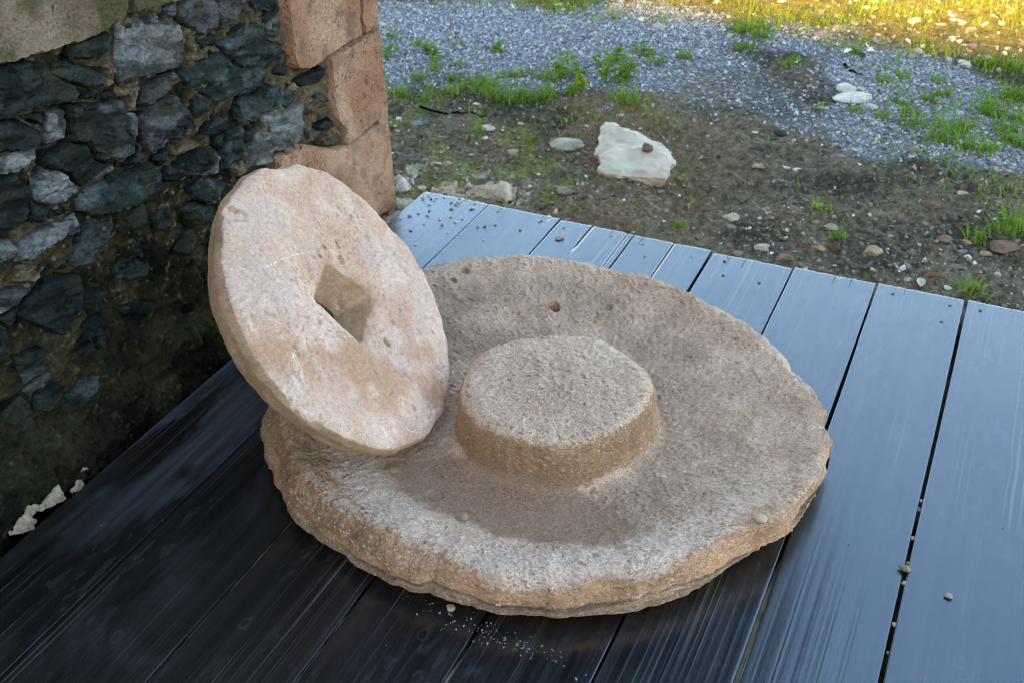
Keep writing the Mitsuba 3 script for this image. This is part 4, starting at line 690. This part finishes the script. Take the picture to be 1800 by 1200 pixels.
put('slab_pebble', (v + [-1.02, 3.11, 0.010], f), 'm_rock_brown', smooth=30, label='brown pebble lying on top of the white slab', cat='stone')
def tube(path, rad, sides=7, seed=0):
    p = np.array(path, float); t = np.gradient(p, axis=0); t /= np.linalg.norm(t, axis=1, keepdims=True)
    a = np.cross(t, [0, 0, 1.0]); a /= np.linalg.norm(a, axis=1, keepdims=True); b = np.cross(a, t); g = np.linspace(0, 2 * np.pi, sides, endpoint=False)
    rr = np.broadcast_to(rad, (len(p),))
    v = p[:, None] + rr[:, None, None] * (np.cos(g)[None, :, None] * a[:, None] + np.sin(g)[None, :, None] * b[:, None])
    return v.reshape(-1, 3), gridfaces(len(p), sides, wrap_v=True)[:, ::-1]
def spline(pts, n):
    p = np.array(pts, float); s = np.linspace(0, len(p) - 1, n); return np.stack([np.interp(s, np.arange(len(p)), p[:, k]) for k in range(p.shape[1])], 1)
for name, pts, r0, mat, lab in (('twig', TWIG, 0.0045, 'm_twig', 'thin dark twig lying on the earth near the sandstone corner'), ('stick', STICK, 0.006, 'm_stick', 'pale curved stick lying on the gravel at the right')):
    q = spline(pts, 14); q = np.c_[q, gz(q) + 0.005]; q[:, 2] += 0.004 * np.sin(np.arange(14))
    put(name, tube(q, r0 * np.linspace(1, 0.5, 14), 7), mat, smooth=True, label=lab, cat='stick')
for i, q in enumerate(LIME2):
    P = Polygon(q); P = P.buffer(0)
    if P.geom_type != 'Polygon': P = max(P.geoms, key=lambda g: g.area)
    m = trimesh.creation.extrude_polygon(P.buffer(0.006), 0.03, engine='earcut').subdivide().subdivide().subdivide()
    vv = np.array(m.vertices); cc = vv.mean(0); vv[:, :2] += np.stack([f3(vv, 40, 3, 5 + i), f3(vv, 40, 3, 15 + i)], 1) * 0.04
    dd = shapely.distance(shapely.points(vv[:, :2]), P.exterior); vv[:, 2] = np.where(vv[:, 2] > 0.015, vv[:, 2] - 0.018 * sst(0.02, 0, dd), vv[:, 2]) + f3(vv, 35, 3, i) * 0.022 - 0.072
    put('lime_rubble', (vv, m.faces), 'm_rock_cream' if i else 'm_rock_white', smooth=35, label=['white lime rubble at the foot of the sandstone corner', 'long whitish lime patch along the far left edge of the deck', 'small whitish lime patch beside the far left corner of the deck'][i], cat='rubble')
for i, (px, py, a, c2) in enumerate([(-0.048 + 0.0, 2.74, 0.4, 'm_dry_leaf'), (-0.075, 2.70, 1.7, 'm_stick'), (-0.335, 2.79, 2.2, 'm_dry_leaf')]):
    u, w = np.meshgrid(np.linspace(-1, 1, 9), np.linspace(-1, 1, 5), indexing='ij'); wd = (1 - u ** 2) ** 0.7 * 0.012
    L = np.stack([u * 0.024, w * wd, 0.006 * u ** 2 + 0.010 * w ** 2 * (1 - u ** 2) + 0.003], -1).reshape(-1, 3) @ rot_z(a).T
    put('dry_leaf', (L + [px, py, float(gz((px, py))) + 0.003], gridfaces(9, 5)), c2, smooth=True, label=['curled red brown leaf near the right end of the deck edge', 'curled tan leaf near the right end of the deck edge', 'small dead leaf on the earth by the middle of the deck edge'][i], cat='leaf')

# ---------------------------------------------------------------- gravel and grit (too many to count)
def scatter(n, x0, x1, y0, y1, keep, seed):
    r = np.random.default_rng(seed); x, y = r.uniform(x0, x1, n), r.uniform(y0, y1, n); m = r.random(n) < keep(x, y); x, y = x[m], y[m]
    return np.stack([x, y, gz(np.stack([x, y], 1))], 1), r
pos, r = scatter(95000, -3.2, 0.7, 3.1, 5.1, lambda x, y: gravel_amount(x, y) ** 1.3, 81)
sz = 0.0035 + 0.0068 * r.random(len(pos)) ** 1.4; t = r.random((len(pos), 1)); dk = r.random((len(pos), 1))
cols = (np.array([0.15, 0.152, 0.165]) * (1 - t) + np.array([0.33, 0.325, 0.32]) * t) * (0.8 + 0.4 * dk); wm = r.random(len(pos)) < 0.16; cols[wm] = np.array([0.52, 0.485, 0.43])
v, f, c = chips(pos, sz, cols, 82)
put('gravel', (v, f), 'm_chips', color=c, label='blue grey crushed stone gravel spread across the back of the yard', kind='stuff')
pos, r = scatter(30000, -3.0, 0.8, 2.6, 4.9, lambda x, y: (0.35 + 0.65 * (meshkit.fbm(np.stack([x * 4, y * 4, x * 0], -1), 3, 9) > 0.5)) * sst(4.9, 2.7, y) * 0.9 + 0.1, 83)
sz = 0.0024 + 0.010 * r.random(len(pos)) ** 3.5; t = r.random((len(pos), 1))
pal = np.array([[0.14, 0.105, 0.07], [0.075, 0.065, 0.05], [0.28, 0.20, 0.125], [0.38, 0.30, 0.21], [0.52, 0.46, 0.38], [0.20, 0.17, 0.14], [0.09, 0.07, 0.045]])
cols = pal[r.choice(7, len(pos), p=[0.24, 0.2, 0.16, 0.1, 0.05, 0.1, 0.15])] * r.uniform(0.75, 1.2, (len(pos), 1))
v, f, c = chips(pos, sz, cols, 84, 0.65)
put('earth_grit', (v, f), 'm_chips', color=c, label='small stones and grit strewn over the dark earth', kind='stuff')
pos, r = scatter(1100, -2.2, 0.7, 4.45, 5.7, lambda x, y: 0.3 + 0.7 * sst(-1.3, -0.6, x), 85)
sz = 0.006 + 0.022 * r.random(len(pos)) ** 2.5; cols = np.array([[0.55, 0.46, 0.33]]) * r.uniform(0.4, 1.25, (len(pos), 1))
v, f, c = chips(pos, sz, cols, 86, 0.5)
put('field_stones', (v, f), 'm_chips', color=c, label='pale stones strewn over the sunlit ground at the back', kind='stuff')

# ---------------------------------------------------------------- grass and weeds
def blade(x, y, z, h, a, lean, w, r, n=4):
    t = np.linspace(0, 1, n + 1); d = np.array([math.cos(a), math.sin(a), 0]); s = np.array([-d[1], d[0], 0])
    c = np.array([x, y, z]) + d * (lean * h * t ** 2)[:, None] + np.array([0, 0, 1]) * (h * (t - 0.25 * lean * t ** 2))[:, None]
    ww = w * (1 - t ** 1.6) + 0.0003
    v = np.stack([c - s * ww[:, None], c + s * ww[:, None]], 1).reshape(-1, 3)
    return v, gridfaces(n + 1, 2)
def join(parts):
    vs, fs, at = [], [], 0
    for v, f in parts: vs.append(v); fs.append(f + at); at += len(v)
    return np.vstack(vs), np.vstack(fs)
def tuft(h, r, x, y, n=None):
    parts = []
    for _ in range(n or int(24 + h * 420)):
        dx, dy = np.clip(r.normal(size=2), -1.6, 1.6) * h * 0.34 * [1.3, 1]; px, py = x + dx, y + dy
        parts.append(blade(px, py, float(gz((px, py))) - 0.003, h * r.uniform(0.2, 1.1), r.uniform(0, 6.3), r.uniform(0.1, 1.3), r.uniform(0.002, 0.0042), r))
    return join(parts)
def weed(h, r, x, y):
    parts = []
    for _ in range(r.integers(2, 5)):
        px, py = x + r.normal() * h * 0.16, y + r.normal() * h * 0.16; z0 = float(gz((px, py))) - 0.003; hh = h * r.uniform(0.6, 1.0); a0, ln = r.uniform(0, 6.3), r.uniform(0, 0.25)
        parts.append(blade(px, py, z0, hh, a0, ln, 0.0018, r)); parts.append(blade(px, py, z0, hh, a0 + 1.57, 0.0, 0.0015, r))
        for j in range(int(5 + hh * 70)):
            t = r.uniform(0.12, 1.0); a = r.uniform(0, 6.3); L = (0.012 + hh * r.uniform(0.2, 0.36)) * (1.1 - 0.4 * t); W = L * r.uniform(0.16, 0.28)
            o = np.array([px + math.cos(a0) * ln * hh * t * t, py + math.sin(a0) * ln * hh * t * t, z0 + hh * t * 0.92]); d = np.array([math.cos(a), math.sin(a), 0]); s = np.array([-d[1], d[0], 0]); up = r.uniform(0.25, 1.1)
            u = np.linspace(0, 1, 6); cen = o + d * (L * u)[:, None] + np.array([0, 0, 1]) * (L * (up * u - 0.9 * up * u ** 2))[:, None]; ww = W * np.sin(np.pi * np.clip(u, 0.02, 0.98)) ** 0.8
            fold = np.array([0, 0, 1]) * (ww * 0.5)[:, None]
            v = np.stack([cen - s * ww[:, None] + fold, cen, cen + s * ww[:, None] + fold], 1).reshape(-1, 3); parts.append((v, gridfaces(6, 3)))
    return join(parts)
r = np.random.default_rng(91); GRP = {}
for i, (x, y, h, k) in enumerate(TUFTS):
    h = min(h * (1.25 if k in 'wy' else 1.1), 0.24)
    if k == 'w':
        key = put('weed', weed(h, r, x, y), 'm_grass'); lab = ('tall' if h > 0.09 else 'small') + ' leafy green weed ' + ('beside the sandstone corner' if x < -1.75 else 'rooted in the gravel in the middle' if y > 3.3 else 'growing from the mossy earth')
        cat = 'weed'
    elif k == 'y':
        key = put('weed', weed(h, r, x, y), 'm_grass_yellow'); lab, cat = 'yellow green weed standing among the darker weeds in the middle', 'weed'
    else:
        key = put('grass_tuft', tuft(h, r, x, y), 'm_grass'); lab = 'green grass tuft ' + ('along the near edge of the gravel' if x < -1.0 else 'by the right end of the deck' if y < 3.0 else 'in the gravel at the right'); cat = 'grass tuft'
    GRP.setdefault((cat, lab), []).append((key, x, y))
for (cat, lab), ks in GRP.items(): tag_row({lab: ks}, cat)
def grass_keep(x, y):
    nz = meshkit.fbm(np.stack([x * 5, y * 5, x * 0], -1), 3, 19)
    left = sst(3.15, 3.4, y) * sst(3.85, 3.5, y) * sst(-0.95, -1.15, x) * 0.55
    right = sst(-0.45, -0.1, x - (3.6 - y) * 0.3) * sst(3.1, 3.5, y) * 0.9
    mossy = sst(-1.0, -1.3, x) * (y < 3.3) * 0.07
    return np.clip((np.maximum(np.maximum(left, right), mossy)) * sst(0.42, 0.62, nz) * (y < 4.5) + 0.008, 0, 1)
pos, r = scatter(20000, -2.8, 0.8, 2.75, 4.7, grass_keep, 92)
put('grass', join([blade(*p, r.uniform(0.012, 0.05), r.uniform(0, 6.3), r.uniform(0.2, 1.0), r.uniform(0.0012, 0.0024), r, 3) for p in pos]), 'm_grass', label='sparse short green grass growing through earth and gravel', kind='stuff')
pos, r = scatter(16000, -2.6, 0.8, 4.4, 5.8, lambda x, y: sst(0.40, 0.6, meshkit.fbm(np.stack([x * 4, y * 4, x * 0], -1), 3, 29)) * 0.9 * sst(4.35, 4.75, y), 93)
put('sunlit_grass', join([blade(*p, r.uniform(0.015, 0.06), r.uniform(0, 6.3), r.uniform(0.2, 1.0), r.uniform(0.0014, 0.003), r, 3) for p in pos]), 'm_grass_yellow', label='short yellow green grass in the sunlit ground at the back', kind='stuff')

# ---------------------------------------------------------------- small stones on the deck and the base
r = np.random.default_rng(95)
PEB = []
for i, (x, y) in enumerate(DECK_PEBBLES):
    w = r.uniform(0.0035, 0.0078) if i != 29 else 0.014
    v, f = rock(700 + i, w, w * 0.7, w * 0.30, 1, 0.12)
    key = put('deck_pebble', (v @ rot_z(r.uniform(0, 3)).T + [x, y, w * 0.28], f), 'm_rock_' + ('brown' if i in (27, 28, 30) else ['white', 'cream', 'white', 'greygreen'][r.integers(4)]), smooth=30); PEB.append((key, x, y))
tag_row({'small gravel chip on the far left corner of the deck': PEB}, 'pebble', 'gravel chips on the far left deck corner')
LABD = ['pale green stone chip bridging the wide gap between right hand boards', 'small cream stone chip on the deck right of the wide gap', 'cream pebble on the deck just in front of the base']
for i, (x, y) in enumerate(GAPCH[:3]):
    w = [0.012, 0.007, 0.009][i]; v, f = rock(760 + i, w, w * (0.45 if i == 0 else 0.9), w * 0.5, 2, 0.12)
    put('stone_chip', (v + [x, y, w * 0.45], f), 'm_rock_' + ['greygreen', 'cream', 'cream'][i], smooth=30, label=LABD[i], cat='pebble')
for i in range(26):   # bits of gravel caught in the widest joint
    y = r.uniform(0.95, 1.75) if i > 8 else r.uniform(0.95, 1.2); x = GAPX[7] - 0.0 + r.uniform(-0.001, 0.001); w = r.uniform(0.003, 0.0048)
    v, f = rock(780 + i, w, w * 1.2, w, 1); put('wooden_deck__joint_chip', (v + [x, y, -0.002 - w * 0.3], f), 'm_rock_' + ['grey', 'cream', 'tan'][i % 3], smooth=30)
bz = lambda x, y: tb(x, y)
from scipy.spatial import cKDTree
bv = np.array(meshkit.WRITTEN[scene['millstone_base']['filename']][0]); bt = bv[bv[:, 2] > 0.03]; tree = cKDTree(bt[:, :2])
LABB = ['round cream pebble on the right front rim of the millstone base', 'tan flake of stone lying in the dish in front of the raised centre', 'small tan chip in the dish right of the tilted millstone', 'small tan chip in the dish tight beside the tilted millstone']
for i, (x, y) in enumerate([(-0.222, 1.462), (-0.752, 1.266), (-0.838, 1.358), (-0.901, 1.333)]):
    w = [0.0125, 0.014, 0.008, 0.008][i]; z = bt[tree.query([x, y])[1], 2]; v, f = rock(840 + i, w, w * 0.85, w * [0.6, 0.3, 0.5, 0.4][i], 3, 0.08, 3)
    put('loose_chip', (v + [x, y, z + w * [0.35, 0.2, 0.35, 0.3][i]], f), 'm_rock_' + ['cream', 'tan', 'tan', 'tan'][i], smooth=30, label=LABB[i], cat='pebble')
n = 330; x, y = r.normal(-0.60, 0.075, n), 1.082 + np.abs(r.normal(0, 0.020, n)) * r.choice([-1, 1], n) * 0.6
pos = np.stack([x, y, np.full(n, 0.0008)], 1); cols = np.full((n, 3), 0.22) * r.uniform(0.5, 1.3, (n, 1)) * [1, 0.95, 0.9]
v, f, c = chips(pos, 0.0004 + 0.0032 * r.random(n) ** 4, cols, 97, 0.8, npts=8)
put('stone_dust', (v, f), 'm_chips', color=c, label='white stone crumbs on the deck below the front rim of the base', kind='stuff')
n = 420; x, y = r.uniform(-1.5, 0.6, n), r.uniform(0.5, 2.5, n); pos = np.stack([x, y, np.full(n, 0.0008)], 1); cols = np.array([0.24, 0.20, 0.17]) * r.uniform(0.1, 0.9, (n, 1))
v, f, c = chips(pos, 0.0004 + 0.0022 * r.random(n) ** 5, cols, 98, 0.8, npts=8)
put('deck_grit', (v, f), 'm_chips', color=c, label='fine grit sprinkled over the deck boards', kind='stuff')

# ---------------------------------------------------------------- added out of view to shape light: canopy over the wall side, building behind
def box(x0, x1, y0, y1, z0, z1):
    return trimesh.creation.box(extents=[x1 - x0, y1 - y0, z1 - z0], transform=trimesh.transformations.translation_matrix([(x0 + x1) / 2, (y0 + y1) / 2, (z0 + z1) / 2]))
tag('added_canopy', 'added unseen timber canopy that darkens reflections in the deck', 'roof')  # added overhead, out of view, so the near boards mirror something dark
x = -1.75
while x < CANOPY_X - 0.01:
    put('added_canopy__plank', box(x, min(x + 0.196, CANOPY_X), CANOPY_Y0, CANOPY_Y, 1.90, 1.93), 'm_timber'); x += 0.2
for y in (CANOPY_Y0 + 0.05, 2.3, CANOPY_Y - 0.12): put('added_canopy__beam', box(-1.9, CANOPY_X - 0.05, y, y + 0.09, 1.80, 1.897), 'm_timber')
HH = math.tan(SUN_ELEV) * (4.74 + 9.0)
tag('added_house', 'plastered building added unseen behind the viewer to shade the yard', 'added_house')  # added sun blocker, its height set by where the yard shade ends
put('added_house__wall', box(-14, 14, -14, -9.3, -0.1, HH - 0.3), 'm_plaster')
put('added_house__roof', box(-14.3, 14.3, -14.3, -9.0, HH - 0.297, HH), 'm_roof_tile')
